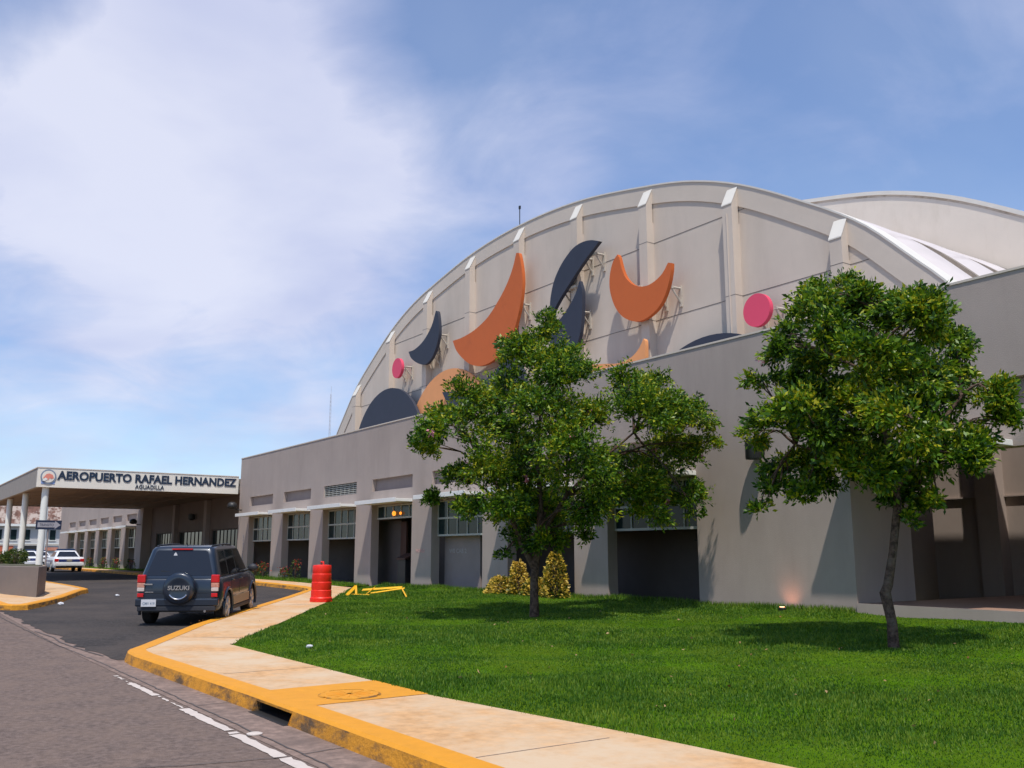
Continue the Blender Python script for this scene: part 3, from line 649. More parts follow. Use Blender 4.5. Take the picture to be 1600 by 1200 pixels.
# ---------------------------------------------------------------- arched hall
DA=23.0; XC=-32.1
kx=[0,4,8,10.3,12.5,14.86,16.9,18.5,19.5,21,22.3,23]; kz=[16.16,15.94,15.22,14.64,13.76,12.43,11.08,9.55,8.5,6.3,3.5,0]
def prof(d):
    d=abs(d)
    # smooth cubic through the knots
    K=[-4]+kx+[23.4]; Z_=[15.9]+kz+[-2]
    i=max(j for j in range(1,len(K)-2) if K[j]<=d+1e-9) if d<23 else len(K)-3
    x0,x1,x2,x3=K[i-1:i+3]; z0,z1,z2,z3=Z_[i-1:i+3]; h=x2-x1; t=(d-x1)/h
    m1=(z2-z0)/(x2-x0)*h; m2=(z3-z1)/(x3-x1)*h
    return (2*t**3-3*t*t+1)*z1+(t**3-2*t*t+t)*m1+(-2*t**3+3*t*t)*z2+(t**3-t*t)*m2
# sample evenly along the curve
ds=[23*math.sin(math.pi/2*i/60) for i in range(61)]
cur=[(XC-d,prof(d)) for d in ds[::-1]]+[(XC+d,prof(d)) for d in ds[1:]]
def inset(c,w):
    out=[]
    for i,p in enumerate(c):
        a=c[max(i-1,0)];b=c[min(i+1,len(c)-1)]; tx,tz=b[0]-a[0],b[1]-a[1]; l=math.hypot(tx,tz); out.append((p[0]+tz/l*w,p[1]-tx/l*w))
    return out
ah=empty('arched_hall',(XC,DA,.3),'huge pale concrete arched hall with pilasters rising behind the front wing','building')
icur=inset(cur,.70)
def band(mb,c0,c1,ya,yb):
    A=[mb.b.verts.new((x,ya,z)) for x,z in c0]; B=[mb.b.verts.new((x,ya,z)) for x,z in c1]; A2=[mb.b.verts.new((x,yb,z)) for x,z in c0]; B2=[mb.b.verts.new((x,yb,z)) for x,z in c1]
    for i in range(len(c0)-1):
        mb.b.faces.new([A[i],A[i+1],B[i+1],B[i]]); mb.b.faces.new([A2[i],B2[i],B2[i+1],A2[i+1]]); mb.b.faces.new([A[i],A2[i],A2[i+1],A[i+1]]); mb.b.faces.new([B[i],B[i+1],B2[i+1],B2[i]])
m=MB(); band(m,cur,icur,DA,DA+.7); m.build('arch_rim',M['rim'],ah,smooth=30)
m=MB(); band(m,inset(cur,-.035),inset(cur,.02),DA-.03,DA+.75); m.build('rim_cap',M['cap'],ah,smooth=30)
m=MB(); ic=inset(cur,.66); 
for i in range(len(ic)-1): m.face([(ic[i][0],DA+.045,ic[i][1]),(ic[i+1][0],DA+.045,ic[i+1][1]),(ic[i+1][0],DA+.045,min(ic[i+1][1],-.2)),(ic[i][0],DA+.045,min(ic[i][1],-.2))])
m.build('gable_wall',M['stucco_light'],ah)
def xin(z,c=icur):
    r=[(a,b) for a,b in zip(c,c[1:]) if (a[1]-z)*(b[1]-z)<=0]
    f=lambda a,b:a[0]+(b[0]-a[0])*(z-a[1])/((b[1]-a[1]) or 1e-9)
    xs=[f(a,b) for a,b in r]; return min(xs),max(xs)
PX=[-48.75+4.085*k for k in range(9)]
jm=mat('joint_sealant',(.13,.11,.10),.9,.05,3)
for z in (3.95,6.95,9.94,12.90):
    a,b=xin(z); m=MB(); m.box(a+.05,b-.05,DA+.035,DA+.0435,z-.008,z+.008); m.build('wall_joint',jm,ah)
# pilasters with sloped caps
for k,x in enumerate(PX):
    xc=x+.21; zo=prof(xc-XC); zt=zo-.22; zf=zt-.62; w=.21; y0=DA-.31
    m=MB(); m.prism([(y0,.2),(y0,zf),(DA-.001,zt),(DA-.001,zo-1.5),(DA+.044,zo-1.5),(DA+.044,.2)],xc-w,xc+w,'x')
    v=[(xc-w,y0,zf+.004),(xc+w,y0,zf+.004)]; t=[(xc-w,DA-.004,zt+.004),(xc+w,DA-.004,zt+.004)]
    p=m.build('pilaster',M['stucco_light'],ah)
    if k==7: m=MB(); m.box(xc-.03,xc+.0,y0-.03,y0-.002,3,zf-.3); m.build('downpipe',M['rim'],p)
    m=MB(); m.prism([(y0-.02,zf-.01),(y0-.02,zf+.03),(DA-.002,zt+.045),(DA-.002,zt+.005)],xc-w-.015,xc+w+.015,'x'); m.build('cap',M['cap'],p)
    for z in (6.95,9.94,12.90):
        if z<zf-.2: m=MB(); m.box(xc-w-.004,xc+w+.004,y0-.004,DA+.03,z-.008,z+.008); m.build('joint',jm,p)
# vaulted roof between the two gables
vc=inset(cur,.22); DB=33.5
def vault(mb,c,ya,yb,n=12,bul=0):
    rows=[]
    for j in range(n+1):
        y=ya+(yb-ya)*j/n; o=bul*abs(math.sin(j/n*math.pi*3)); cc=inset(c,-o); rows.append([mb.b.verts.new((x,y,z)) for x,z in cc])
    for r0,r1 in zip(rows,rows[1:]):
        for i in range(len(r0)-1): mb.b.faces.new([r0[i],r0[i+1],r1[i+1],r1[i]])
m=MB(); vault(m,vc,DA+.7,DB,24,.25); m.build('vault_roof',M['vault'],ah,smooth=60)
for y in (DA+.7+(DB-DA-.7)/3,DA+.7+(DB-DA-.7)*2/3):
    m=MB(); band(m,inset(cur,.04),inset(cur,.3),y-.12,y+.12); m.build('roof_rib',M['stain'],ah,smooth=40)
# rear larger gable
rh=empty('rear_hall',(XC,DB,.3),'taller cream arched hall standing behind the first arch at right','building')
SC=1.112; rc=[(XC+(x-XC)*SC,z*SC) for x,z in cur]
m=MB()
for i in range(len(rc)-1): m.face([(rc[i][0],DB,rc[i][1]),(rc[i+1][0],DB,rc[i+1][1]),(rc[i+1][0],DB,-.2),(rc[i][0],DB,-.2)])
m.build('gable_wall',M['gable'],rh)
m=MB(); band(m,inset(rc,-.06),inset(rc,.10),DB-.06,DB+.5); m.build('rim_cap',M['cap'],rh,smooth=30)
m=MB(); band(m,inset(rc,.101),inset(rc,.19),DB-.008,DB+.2); m.build('rim_stain',mat('rim_grime',(.42,.34,.26),.9,.25,2,tint=(.58,.5,.42),tscale=1.2,tpos=(.4,.55)),rh,smooth=30)
m=MB(); vault(m,rc,DB+.02,75,6); m.build('vault_roof',M['vault'],rh,smooth=60)
m=MB(); band(m,inset(cur,-.02),inset(cur,.30),DB-.25,DB-.012); m.build('flashing',M['stain'],rh,smooth=30)
# aerial on the rim
m=MB(); m.tube([(-32.78,DA+.3,16.1),(-32.78,DA+.3,17.3)],.022); m.box(-32.83,-32.73,DA+.27,DA+.33,17.15,17.3); tag(m.build('roof_aerial',M['black']),'tiny dark aerial standing on top of the arch rim','aerial')
# distant lattice mast
m=MB(); X0,Y0=-182.8,80
for dx,dy in ((-.25,-.25),(.25,-.25),(0,.3)): m.tube([(X0+dx,Y0+dy,0),(X0+dx*.4,Y0+dy*.4,35.2)],.03,5)
for k in range(40):
    z=1+k*.85; s=1-.6*z/35; a=[(X0-.25*s,Y0-.25*s),(X0+.25*s,Y0-.25*s),(X0,Y0+.3*s)]
    for i in range(3): m.tube([(*a[i],z),(*a[(i+1)%3],z+.7)],.014,4,False)
m.tube([(X0,Y0,35),(X0,Y0,37)],.03,5)
tag(m.build('radio_mast',mat('faded_mast_paint',(.5,.5,.55),.7)),'thin distant lattice radio mast left of the arch','mast')
# ---------------------------------------------------------------- wall sculptures
def smoothpoly(pl,n=4):
    out=[];N=len(pl)
    for i in range(N):
        p0,p1,p2,p3=[Vector(pl[(i+k)%N]) for k in(-1,0,1,2)]
        def corner(a,b,c): 
            u,v=(b-a),(c-b); return u.length<1e-6 or v.length<1e-6 or u.normalized().dot(v.normalized())<.45
        c1,c2=corner(p0,p1,p2),corner(p1,p2,p3)
        m1=(p2-p1) if c1 else (p2-p0)/2*min(1,2*(p2-p1).length/((p2-p1).length+(p1-p0).length)); m2=(p2-p1) if c2 else (p3-p1)/2*min(1,2*(p2-p1).length/((p3-p2).length+(p2-p1).length))
        for k in range(n):
            t=k/n; q=(2*t**3-3*t*t+1)*p1+(t**3-2*t*t+t)*m1+(-2*t**3+3*t*t)*p2+(t**3-t*t)*m2; out.append((q.x,q.y))
    return out
def sculpture(poly,matn,label,y=22.46,th=.16,group=None,brackets=None,cat='wall sculpture',name='wall_sculpture',smooth=True):
    q=y/21.9; poly=[(a*q,1.6+(b-1.6)*q) for a,b in poly]
    P=smoothpoly(poly) if smooth else poly
    cx=sum(p[0] for p in P)/len(P); cz=sum(p[1] for p in P)/len(P)
    e=empty(name,(cx,y,cz),label,cat,group or 'abstract panels mounted on the arched wall')
    m=MB(); m.prism(P,y-th/2,y+th/2); m.build('panel',M[matn],e,smooth=30)
    yw=DA+.04
    for bx,bz in (brackets or [(cx,cz)]):
        bx*=q; bz=1.6+(bz-1.6)*q; m=MB()
        m.box(bx-.42,bx+.42,y+th/2+.002,y+th/2+.07,bz-.05,bz+.05)
        for s in (-1,1):
            m.tube([(bx+.36*s,y+th/2+.03,bz),(bx+.36*s,yw,bz+.02)],.045,6); m.tube([(bx+.36*s,y+th/2+.03,bz-.03),(bx+.36*s,yw,bz-.55)],.035,6)
            m.box(bx+.36*s-.06,bx+.36*s+.06,yw-.06,yw,bz-.65,bz+.12)
        m.build('bracket',M['steel'],e)
def circ(cx,cz,r,n=64,sx=1): return [(cx+r*sx*math.cos(2*math.pi*k/n),cz+r*math.sin(2*math.pi*k/n)) for k in range(n)]
def arc(cx,cz,r,a0,a1,n=40): return [(cx+r*math.cos(R(a0+(a1-a0)*k/n)),cz+r*math.sin(R(a0+(a1-a0)*k/n))) for k in range(n+1)]
sculpture(circ(-41.68,10.99,.52),'pink','small pink disc at the left end of the arched wall',brackets=[(-41.5,11.0)],smooth=False)
sculpture([(-37.75,13.19),(-38.16,12.5),(-38.93,11.92),(-39.81,11.64),(-40.45,11.63),(-40.16,11.25),(-39.46,10.87),(-38.73,10.69),(-38.11,10.89),(-37.67,11.37),(-37.43,11.95),(-37.47,12.6),(-37.61,13.11)],'slate','small dark slate crescent beside the small pink disc',brackets=[(-38.0,12.0),(-38.7,11.2)])
sculpture([(-30.97,14.26),(-31.21,13.7),(-31.64,13.09),(-32.25,12.52),(-33.13,11.91),(-34.18,11.54),(-35.27,11.38),(-36.14,11.38),(-35.82,10.87),(-35.25,10.39),(-34.56,9.99),(-33.76,9.78),(-32.99,9.8),(-32.24,10.01),(-31.51,10.44),(-31.04,11.05),(-30.66,11.94),(-30.51,12.75),(-30.56,13.46),(-30.77,14.19)],'orange','large orange crescent with a tall right horn, left of the tree top',brackets=[(-31.2,12.0),(-32.8,10.6)])
sculpture(arc(-42.65,6.05,4.0,0,180),'slate','dark slate half disc low at the left of the arched wall',y=22.40,brackets=[(-41,8.5),(-44,8.5)],smooth=False)
sculpture(arc(-36.6,6.1,4.0,0,180),'peach','pale peach half disc overlapping the dark half disc',y=22.60,th=.08,brackets=[(-36,9),(-38,8)],smooth=False)
sculpture([(-37.05,9.07),(-34.9,8.85),(-33.6,9.0),(-32.4,9.45),(-31.5,10.1),(-30.6,9.2),(-30.3,8.1),(-30.8,7.0),(-32.3,6.4),(-34.2,6.7),(-35.9,7.7)],'slate','dark slate crescent mostly hidden behind the left tree crown',y=22.42,brackets=[(-31.5,9.2)])
sculpture([(-25.5,13.23),(-26.02,13.42),(-26.6,13.48),(-27.15,13.37),(-27.82,12.95),(-28.3,12.41),(-28.55,11.8),(-28.62,11.30),(-28.60,10.9),(-28.05,11.45),(-27.22,12.1),(-26.42,12.68)],'slate','dark slate half moon leaning right at the top centre of the arch',brackets=[(-26.3,12.9),(-27.6,11.9)])
sculpture([(-26.71,11.97),(-26.98,11.5),(-27.44,11.05),(-28.06,10.65),(-28.7,10.4),(-28.6,9.8),(-27.9,9.2),(-27.2,9.2),(-26.75,9.8),(-26.60,10.6),(-26.56,11.5)],'slate','dark slate horn shape rising behind the top of the left tree',brackets=[(-27.2,10.8)])
sculpture([(-24.49,12.43),(-24.75,12.21),(-24.93,11.76),(-24.96,11.27),(-24.84,10.81),(-24.63,10.4),(-24.29,10.03),(-23.87,9.79),(-23.45,9.67),(-22.96,9.72),(-22.47,9.93),(-22.14,10.25),(-21.89,10.71),(-21.77,11.13),(-21.75,11.38),(-21.9,11.43),(-22.19,11.12),(-22.59,10.93),(-23.0,10.87),(-23.41,10.95),(-23.74,11.12),(-24.07,11.44),(-24.27,11.84),(-24.41,12.3)],'orange','orange horned crescent opening upward, right of the tree top',brackets=[(-23.9,11.0),(-22.3,10.6)])
sculpture(circ(-18.18,8.93,.52),'pink','larger pink disc at the right of the arched wall',brackets=[(-17.95,8.9)],smooth=False)
sculpture(arc(-20.15,4.52,4.0,0,180),'slate','dark slate half disc peeping over the parapet below the right pink disc',y=22.46,brackets=[(-20,7.2)],smooth=False)
sculpture([(-23.22,9.0),(-23.5,8.66),(-23.95,8.42),(-24.6,8.35),(-25.3,8.45),(-26.1,8.55),(-25.8,7.7),(-25.1,7.0),(-24.2,6.8),(-23.5,7.2),(-23.2,7.9),(-23.14,8.9)],'peach','pale peach crescent with its horn tip showing right of the tree',brackets=[(-23.8,7.8)])
# ---------------------------------------------------------------- trees
def curve(p0,p1,sag,n=5,r0=.05,r1=.015,wig=.06):
    p0,p1=Vector(p0),Vector(p1); pts=[];L_=(p1-p0).length
    for i in range(n+1):
        t=i/n; p=p0.lerp(p1,t)+Vector((0,0,sag*math.sin(math.pi*t)))
        if 0<i<n: p+=Vector([random.uniform(-wig,wig)*L_*.4 for _ in range(3)])
        pts.append(p)
    return pts,[r0+(r1-r0)*i/n for i in range(n+1)]
def tree(base,tr,clumps,label,seed,dens=1.0,leaf=.106,flowers=0,forks=None,group=None):
    random.seed(seed); rg=np.random.default_rng(seed)
    e=empty('broadleaf_tree',base,label,'tree',group); b=Vector(base)
    m=MB(); ks=.68; m.tube([b+Vector(p) for p,_ in tr],[r*ks for _,r in tr],10)
    for fk in (forks or []): m.tube([b+Vector(p) for p,_ in fk],[r*ks for _,r in fk],8)
    nodes=[b+Vector(p) for p,_ in tr[-3:]]+[b+Vector(p) for fk in (forks or []) for p,_ in fk[1:]]
    tips=[];dirs=[];ftips=[]
    for (c,r,dn) in clumps:
        c=b+Vector(c); near=min(nodes,key=lambda q:(q-c).length+ (0 if q.z<c.z else 1.2))
        pts,rd=curve(near,c,.15,6,.020+.012*r*2,.009); m.tube(pts,rd,6)
        nsub=max(3,int(11*r)); nt=int(390*dn*dens*(r/.6)**2)
        subs=[]
        for k in range(nsub):
            q=Vector(rg.normal(size=3)); q.normalize(); q=c+Vector((q.x,q.y,q.z*.75))*r*random.uniform(.45,.95); subs.append(q)
            p2,r2=curve(c if k%2 else pts[3],q,.03,3,.013,.004,.1); m.tube(p2,r2,4,False)
        for k in range(nt):
            s=subs[rg.integers(nsub)]; sp=np.array(s)+rg.normal(size=3)*r*.27*np.array([1,1,.72])
            tips.append(sp); d=sp-np.array(c)+rg.normal(size=3)*.3*r; d[2]+=.25*r; dirs.append(d/np.linalg.norm(d))
    m.build('trunk',M['bark'],e,smooth=60)
    T=np.array(tips); Dd=np.array(dirs); k=9
    P=np.repeat(T,k,0); d=np.repeat(Dd,k,0)+rg.normal(size=(len(P),3))*.62; d[:,2]-=.12
    P=P+rg.normal(size=P.shape)*.035
    Ln=leaf*rg.uniform(.55,1.15,len(P)); Wd=Ln*rg.uniform(.32,.46,len(P))
    global rng; old=rng; rng=rg; V,Fc=leafquads(P,d,Ln,Wd); rng=old
    npmesh('crown',V,Fc,M['leaf2'],e)
    if flowers:
        ix=rg.choice(len(T),flowers,False); n=14; P=np.repeat(T[ix]+Dd[ix]*.12,n,0)+rg.normal(size=(flowers*n,3))*.03; d=rg.normal(size=P.shape)
        rng=rg; V,Fc=leafquads(P,d,np.full(len(P),.07),np.full(len(P),.05)); rng=old
        npmesh('blossoms',V,Fc,M['flower'],e)
    return e
# image-plane basis at the trees, used to lay the crown out as seen from the road (real depth offsets given per clump)
HV=Vector((math.cos(HEAD),math.sin(HEAD),0))
def crown(base,px0,py0,items,seed,rs=.9,sqz=1.0):
    """items: (dx px, dy px up, r px, density, depth m) relative to trunk foot; px at the tree's distance"""
    dist=Vector((base[0],base[1],0)).dot(HV)*math.cos(PITCH); out=[]
    random.seed(seed)
    vd=Vector((base[0],base[1],0)).normalized(); rt=Vector((vd.y,-vd.x,0))
    for x,y,r,dn,dep in items:
        if x<px0: x=px0+(x-px0)*sqz
        s=1/F_*math.hypot(base[0],base[1])/math.cos(math.atan((px0-800)/F_))*.985
        out.append(((rt*((x-px0)*s*math.cos(math.atan((px0-800)/F_)))+vd*dep+Vector((0,0,(py0-y)*s*math.cos(math.atan((px0-800)/F_))*.985)))[:],r*s*rs,dn))
    return out
B1=(-15.78,11.57,.30)
C1=crown(B1,836,966,[(848,505,38,1,.1),(835,545,42,1,-.5),(800,520,26,1,.4),(893,548,40,1,.5),(880,590,48,1,-.9),(800,600,52,1,.8),(735,620,42,1,-.2),(690,645,32,1,.5),(672,700,26,.9,0),(720,675,46,1,-1.0),(780,665,56,1,1.4),(850,665,58,1,-1.5),(930,640,50,1,1.2),(990,595,40,1,.1),(1045,590,36,1,.8),(1060,630,52,1,-.3),(1105,650,30,1,.2),(1112,690,26,.9,.4),(1010,665,56,1,-1.2),(960,700,56,1,1.6),(1045,710,56,1,.9),(890,730,58,1,-1.6),(820,735,54,1,.4),(760,730,48,.9,-.8),(712,745,34,.8,.5),(690,785,22,.9,.2),(735,795,34,.9,-.4),(790,790,42,1,-1.0),(850,800,50,.9,1.3),(920,785,50,1,-.8),(985,765,54,1,0),(1050,770,42,1,1.1),(1085,775,30,.9,.2),(930,820,26,.8,.5),(1085,800,16,.7,0),(805,838,24,.9,.3),(790,870,12,.8,.2),(1020,800,32,.8,-.3),(845,850,24,.8,-.3),(870,840,26,.8,.3),(815,790,40,1,.2)],1,.97,1.03)
tree(B1,[((0,0,-.25),.175),((.0,0,.1),.145),((.0,0,.75),.12),((.02,.03,1.15),.125),((.12,.05,1.7),.10),((.1,.1,2.4),.085),((0,.1,3.2),.065),((.1,.1,4.2),.045),((.0,.1,5.2),.03)],C1,'left broadleaf tree with forked trunk and sparse pink blossoms',11,flowers=26,
     forks=[[((.0,0,1.0),.11),((-.15,-.22,1.5),.085),((-.3,-.4,2.1),.06),((-.6,-.7,3.0),.045)],[((.1,.05,1.6),.08),((.5,.5,2.5),.06),((1.0,1.0,3.2),.045),((1.4,1.6,3.8),.03)],[((.1,.05,1.8),.07),((-.2,.6,2.5),.05),((-.6,1.2,3.1),.035)]],group='young broadleaf trees on the lawn')
B2=(-7.86,11.97,.30)
C2=crown(B2,1397,1018,[(1345,468,38,1,.2),(1392,480,42,1,.2),(1315,500,36,1,-.4),(1450,508,36,1,.3),(1492,522,27,1,.2),(1260,535,34,.9,.3),(1250,570,28,.8,-.2),(1330,550,52,1,-1.0),(1400,550,56,1,1.0),(1470,550,52,1,-.8),(1515,560,38,1,.4),(1210,615,26,.8,.1),(1255,625,38,.9,.6),(1320,620,54,1,.9),(1385,620,56,.8,-1.3),(1440,600,40,.7,1.2),(1460,640,52,1,-.9),(1525,630,46,1,.4),(1560,655,30,1,0),(1195,700,22,.8,0),(1240,690,42,.9,-.4),(1300,700,56,1,-1.1),(1370,700,60,1,1.0),(1440,705,58,1,-1.4),(1510,700,52,1,.2),(1565,700,28,.9,.1),(1235,750,38,.9,.4),(1300,765,46,1,.1),(1370,760,52,1,-.8),(1440,760,44,1,.7),(1510,745,40,.9,-.2),(1225,790,30,.8,.1),(1200,815,14,.9,0),(1270,795,26,.8,-.3),(1445,805,24,.7,.2),(1470,800,22,.7,-.1),(1430,835,14,.8,0),(1400,640,60,.8,0),(1340,640,50,1,.3),(1480,600,44,1,.2),(1365,515,44,1,.3),(1290,575,40,1,.2),(1430,525,40,1,-.5),(1290,660,44,1,-.2),(1350,740,50,1,.3),(1475,740,44,1,-.3),(1410,790,34,1,.2)],2,.80,.87)
tree(B2,[((0,0,-.25),.13),((.0,0,.35),.105),((-.06,-.02,.75),.115),((-.02,.0,.85),.10),((.06,.05,1.3),.085),((.16,.1,2.0),.085),((.14,.1,2.4),.08),((.05,.1,3.0),.06),((.05,.1,4.0),.04),((0,.1,4.9),.025)],C2,'right broadleaf tree with one crooked slim trunk',12,dens=1.55,flowers=3,
     forks=[[((.16,.1,2.1),.07),((-.1,-.2,2.5),.05),((-.6,-.5,2.75),.035),((-1.0,-.6,2.9),.025)],[((.16,.1,2.2),.065),((.5,.3,2.8),.05),((.9,.7,3.5),.035)],[((.14,.1,2.3),.06),((.3,-.3,3.0),.045),((.3,-.7,3.8),.03)]],group='young broadleaf trees on the lawn')
def bush(name,base,h,w,n,mt,label,cat,group=None,leaf=.1,stems=5,fl=None,shape='cone',dep=.3):
    rg=np.random.default_rng(int(abs(base[0]*100))+n); e=empty(name,base,label,cat,group); b=np.array(base)
    m=MB(); ts=[]
    for k in range(stems):
        a=rg.uniform(0,6.28); r=rg.uniform(.1,.5)*w*.6; t=Vector(base)+Vector((math.cos(a)*r,math.sin(a)*r*dep/ (w/2),h*rg.uniform(.6,.95)))
        m.tube([Vector(base)-Vector((0,0,.1)),Vector(base).lerp(t,.5)+Vector((0,0,.05)),t],[.018,.012,.005],5); ts.append(t)
    m.build('stem',M['bark'],e)
    u=rg.random(n); zz=h*(.03+.97*u); rr=(w/2)*(np.sqrt(np.clip(1-u,0,1))*1.0+.12 if shape=='cone' else np.sqrt(np.clip(1-(2*u-1)**2*.8,0,1)))
    a=rg.uniform(0,6.28,n); q=np.sqrt(rg.uniform(.3,1,n)); P=b+np.c_[np.cos(a)*rr*q,np.sin(a)*rr*q*dep/(w/2),zz]
    d=np.c_[np.cos(a),np.sin(a)-.2,rg.uniform(-.4,.9,n)]+rg.normal(size=(n,3))*.3
    global rng; old=rng; rng=rg; V,Fc=leafquads(P,d,leaf*rg.uniform(.6,1.2,n),leaf*rg.uniform(.35,.6,n)); rng=old
    npmesh('foliage',V,Fc,mt,e)
    if fl is not None:
        nf=max(30,n//5); P=b+np.c_[rg.normal(size=nf)*w*.3,rg.normal(size=nf)*.1,h*rg.uniform(.5,1.08,nf)]; rng=rg; V,Fc=leafquads(P,rg.normal(size=(nf,3)),np.full(nf,.07),np.full(nf,.06)); rng=old
        npmesh('flowers',V,Fc,fl,e)
gy='variegated croton bushes between the pillars'
for (x,h,w,n,l) in [(-22.45,.48,1.15,800,'low spreading yellow croton at the far left of its row'),(-21.55,.92,.5,520,'yellow croton with a medium peak just left of the tree trunk'),(-20.75,.48,1.0,700,'short yellow croton directly behind the tree trunk'),(-19.85,1.15,.72,850,'tallest conical yellow croton against the right pillar')]:
    bush('croton_bush',(x,15.25,.42),h,w,int(n*1.3),M['croton'],l,'bush',gy,.12,4,dep=.28)
for (x,h,w,l) in [(-42.7,.62,.7,'red flowering plant left in the first bay behind the dark car'),(-41.75,.72,.6,'red flowering plant right in the first bay behind the dark car'),(-39.2,.5,.9,'low red flowering plant before the second pillar'),(-37.9,.85,.7,'taller red flowering plant in the second bay')]:
    bush('red_flower_plant',(x,15.25,.45),h,w,160,M['shrub'],l,'plant','red flowering plants along the pillars',.09,5,M['redflower'],dep=.2)
for i,(x,l) in enumerate([(-66.0,'red flowering plant at the corner pillar of the distant wing'),(-70.5,'red flowering plant in the nearest bay of the distant wing'),(-74.6,'red flowering plant in the second bay of the distant wing'),(-79.5,'red flowering plant in the third bay of the distant wing')]):
    bush('red_flower_plant',(x,15.0,.42),.8,1.3,160,M['shrub'],l,'plant','red flowering plants of the distant wing',.13,5,M['redflower'],dep=.25)
for (x,y,h,w,l) in [(-37.5,3.75,.35,1.3,'leafy shrub at the left frame edge in the planter'),(-37,4.15,.42,1.0,'middle leafy shrub in the grey planter'),(-35.6,4.4,.5,.7,'leafy shrub at the right end of the planter'),(-36.6,4.45,.42,.8,'small upright shrub near the right end of the planter')]:
    bush('planter_shrub',(x,y,1.22),h,w,700,M['shrub'],l,'shrub','shrubs growing in the planter',.085,6,shape='dome',dep=w/2)
# ---------------------------------------------------------------- traffic drum
dx,dy=-24.75,10.75; dz=G(dx)+.15
e=empty('traffic_drum',(dx,dy,dz),'bright red-orange plastic traffic drum standing on the sidewalk','traffic drum')
m=MB(); H=1.08
pr=[(.30,0),(.31,.02),(.31,.10),(.285,.13),(.285,.30),(.27,.315),(.27,.33),(.278,.345),(.278,.52),(.262,.535),(.262,.55),(.27,.565),(.27,.74),(.255,.755),(.255,.77),(.262,.785),(.262,.95),(.25,.98),(.10,.995)]
m.lathe([(r,h*1.02+dz) for r,h in pr],(dx,dy,0),n=36); m.build('barrel',M['drum'],e,smooth=35)
m=MB(); m.tube([(dx-.09,dy+.0,dz+1.0),(dx-.08,dy,dz+1.09),(dx+.08,dy,dz+1.09),(dx+.09,dy,dz+1.0)],.022,8); m.build('handle',M['drum'],e,smooth=50)
m=MB(); m.lathe([(.325,dz+.001),(.325,dz+.04),(.30,dz+.05)],(dx,dy,0),n=8); m.build('base',M['drum'],e)
# fallen yellow barricade boards
def gz(x,y): return lawnz(x,y) if y>ledge(x) else G(x)+.15
e=empty('broken_barricade',(-27,12.9,.35),'broken yellow barricade boards lying on the grass behind the red drum','barricade')
def board(a,b,w,th=.03,za=.05,zb=.05,tilt=.6):
    A=Vector((a[0],a[1],gz(*a)+za)); B=Vector((b[0],b[1],gz(*b)+zb)); d=(B-A); l=d.length; d.normalize(); s=d.cross(Vector((0,0,1))).normalized(); u=s.cross(d)
    n=(u*math.cos(tilt)+s*math.sin(tilt)); sd=d.cross(n); m=MB(); m.obox((A+B)/2,d,sd,n,l/2,w/2,th/2); m.build('board',M['ytape'],e)
for bd in [((-26.4,12.3),(-28.3,13.5),.09,.02,.03,.20),((-28.3,13.5),(-26.9,12.85),.07,.02,.20,.04),((-27.4,13.7),(-26.4,12.95),.11,.02,.16,.03),((-27.6,13.4),(-25.9,13.9),.10,.02,.10,.18),((-26.6,13.2),(-25.7,13.9),.06,.02,.05,.15),((-25.9,13.9),(-24.1,13.1),.04,.015,.17,.03),((-27.3,12.75),(-25.8,12.75),.04,.015,.02,.03)]: board(*bd)
# ---------------------------------------------------------------- one-way sign
e=empty('one_way_sign',(-34.0,5.02,.4),'dark blue one-way arrow sign on a thin post by the planter','sign')
m=MB(); m.tube([(-34.0,5.08,.4),(-34.0,5.05,2.72)],.025,8); m.build('post',M['panel'],e)
sy=5.05; m=MB(); m.box(-33.97,-33.95,4.67,5.44,2.36,2.66); sp=m.build('sign_plate',M['signblue'],e)
m=MB(); m.prism([(4.72,2.43),(5.24,2.43),(5.24,2.38),(5.41,2.51),(5.24,2.645),(5.24,2.59),(4.72,2.59)],-33.949,-33.944,'x'); m.build('arrow',M['signwhite'],sp)
text('arrow_lettering','TRANSITO',.12,M['signblue'],sp,(-33.943,4.78,2.47),(0,1,0),(0,0,1),.001,.001,width=.42)
# ---------------------------------------------------------------- background office building
ob=empty('office_building',(-131,18,.3),'distant white two storey building with brown tiled roof seen through the canopy columns','building')
m=MB(); m.box(-140,-130,6,26,.2,5.0); m.build('wall',mat('white_render',(.55,.53,.52),.9,.08,.6),ob)
m=MB(); m.prism([(-141,4.9),(-129.6,4.9),(-132,8.0),(-141,8.3)],5.5,26.5); m.build('roof',M['rust'],ob)
m=MB(); m.box(-129.7,-129.4,5.5,26.5,4.85,5.15); m.build('eaves',M['white'],ob)
wf=None
for y in (12.4,13.9,15.5,17.0,18.6,19.9):
    for z in (3.3,):
        m=MB(); m.box(-130.02,-129.9,y-.32,y+.32,z-.1,z+1.15); w=m.build('window',M['glass'],ob)
        m=MB(); m.box(-130.02,-129.85,y-.42,y+.42,z-.2,z-.11); m.build('sill',M['white'],w)
m=MB(); m.box(-130.02,-129.8,16.3,18.2,.3,2.5); d=m.build('garage_door',M['black'],ob)
m=MB(); m.box(-130.02,-129.86,13.2,15.6,1.4,2.5); m.build('shop_band',mat('orange_band',(.6,.16,.08),.8,.2,2),ob)
m=MB(); m.box(-130.02,-129.86,18.9,20.6,1.9,2.3); m.build('shop_band',mat('salmon_band',(.6,.25,.17),.8,.2,2),ob)
m=MB(); m.box(-129.86,-129.7,6,26,2.7,2.85); m.build('ledge',M['white'],ob)
# lamp post and pale pole behind
m=MB(); m.tube([(-112,16.4,.3),(-112,16.4,6.8)],.09,8); m.tube([(-112,16.4,6.8),(-112,15.4,7.1)],.06,8); tag(m.build('street_pole',M['white']),'pale pole standing between the canopy and the distant building','pole')
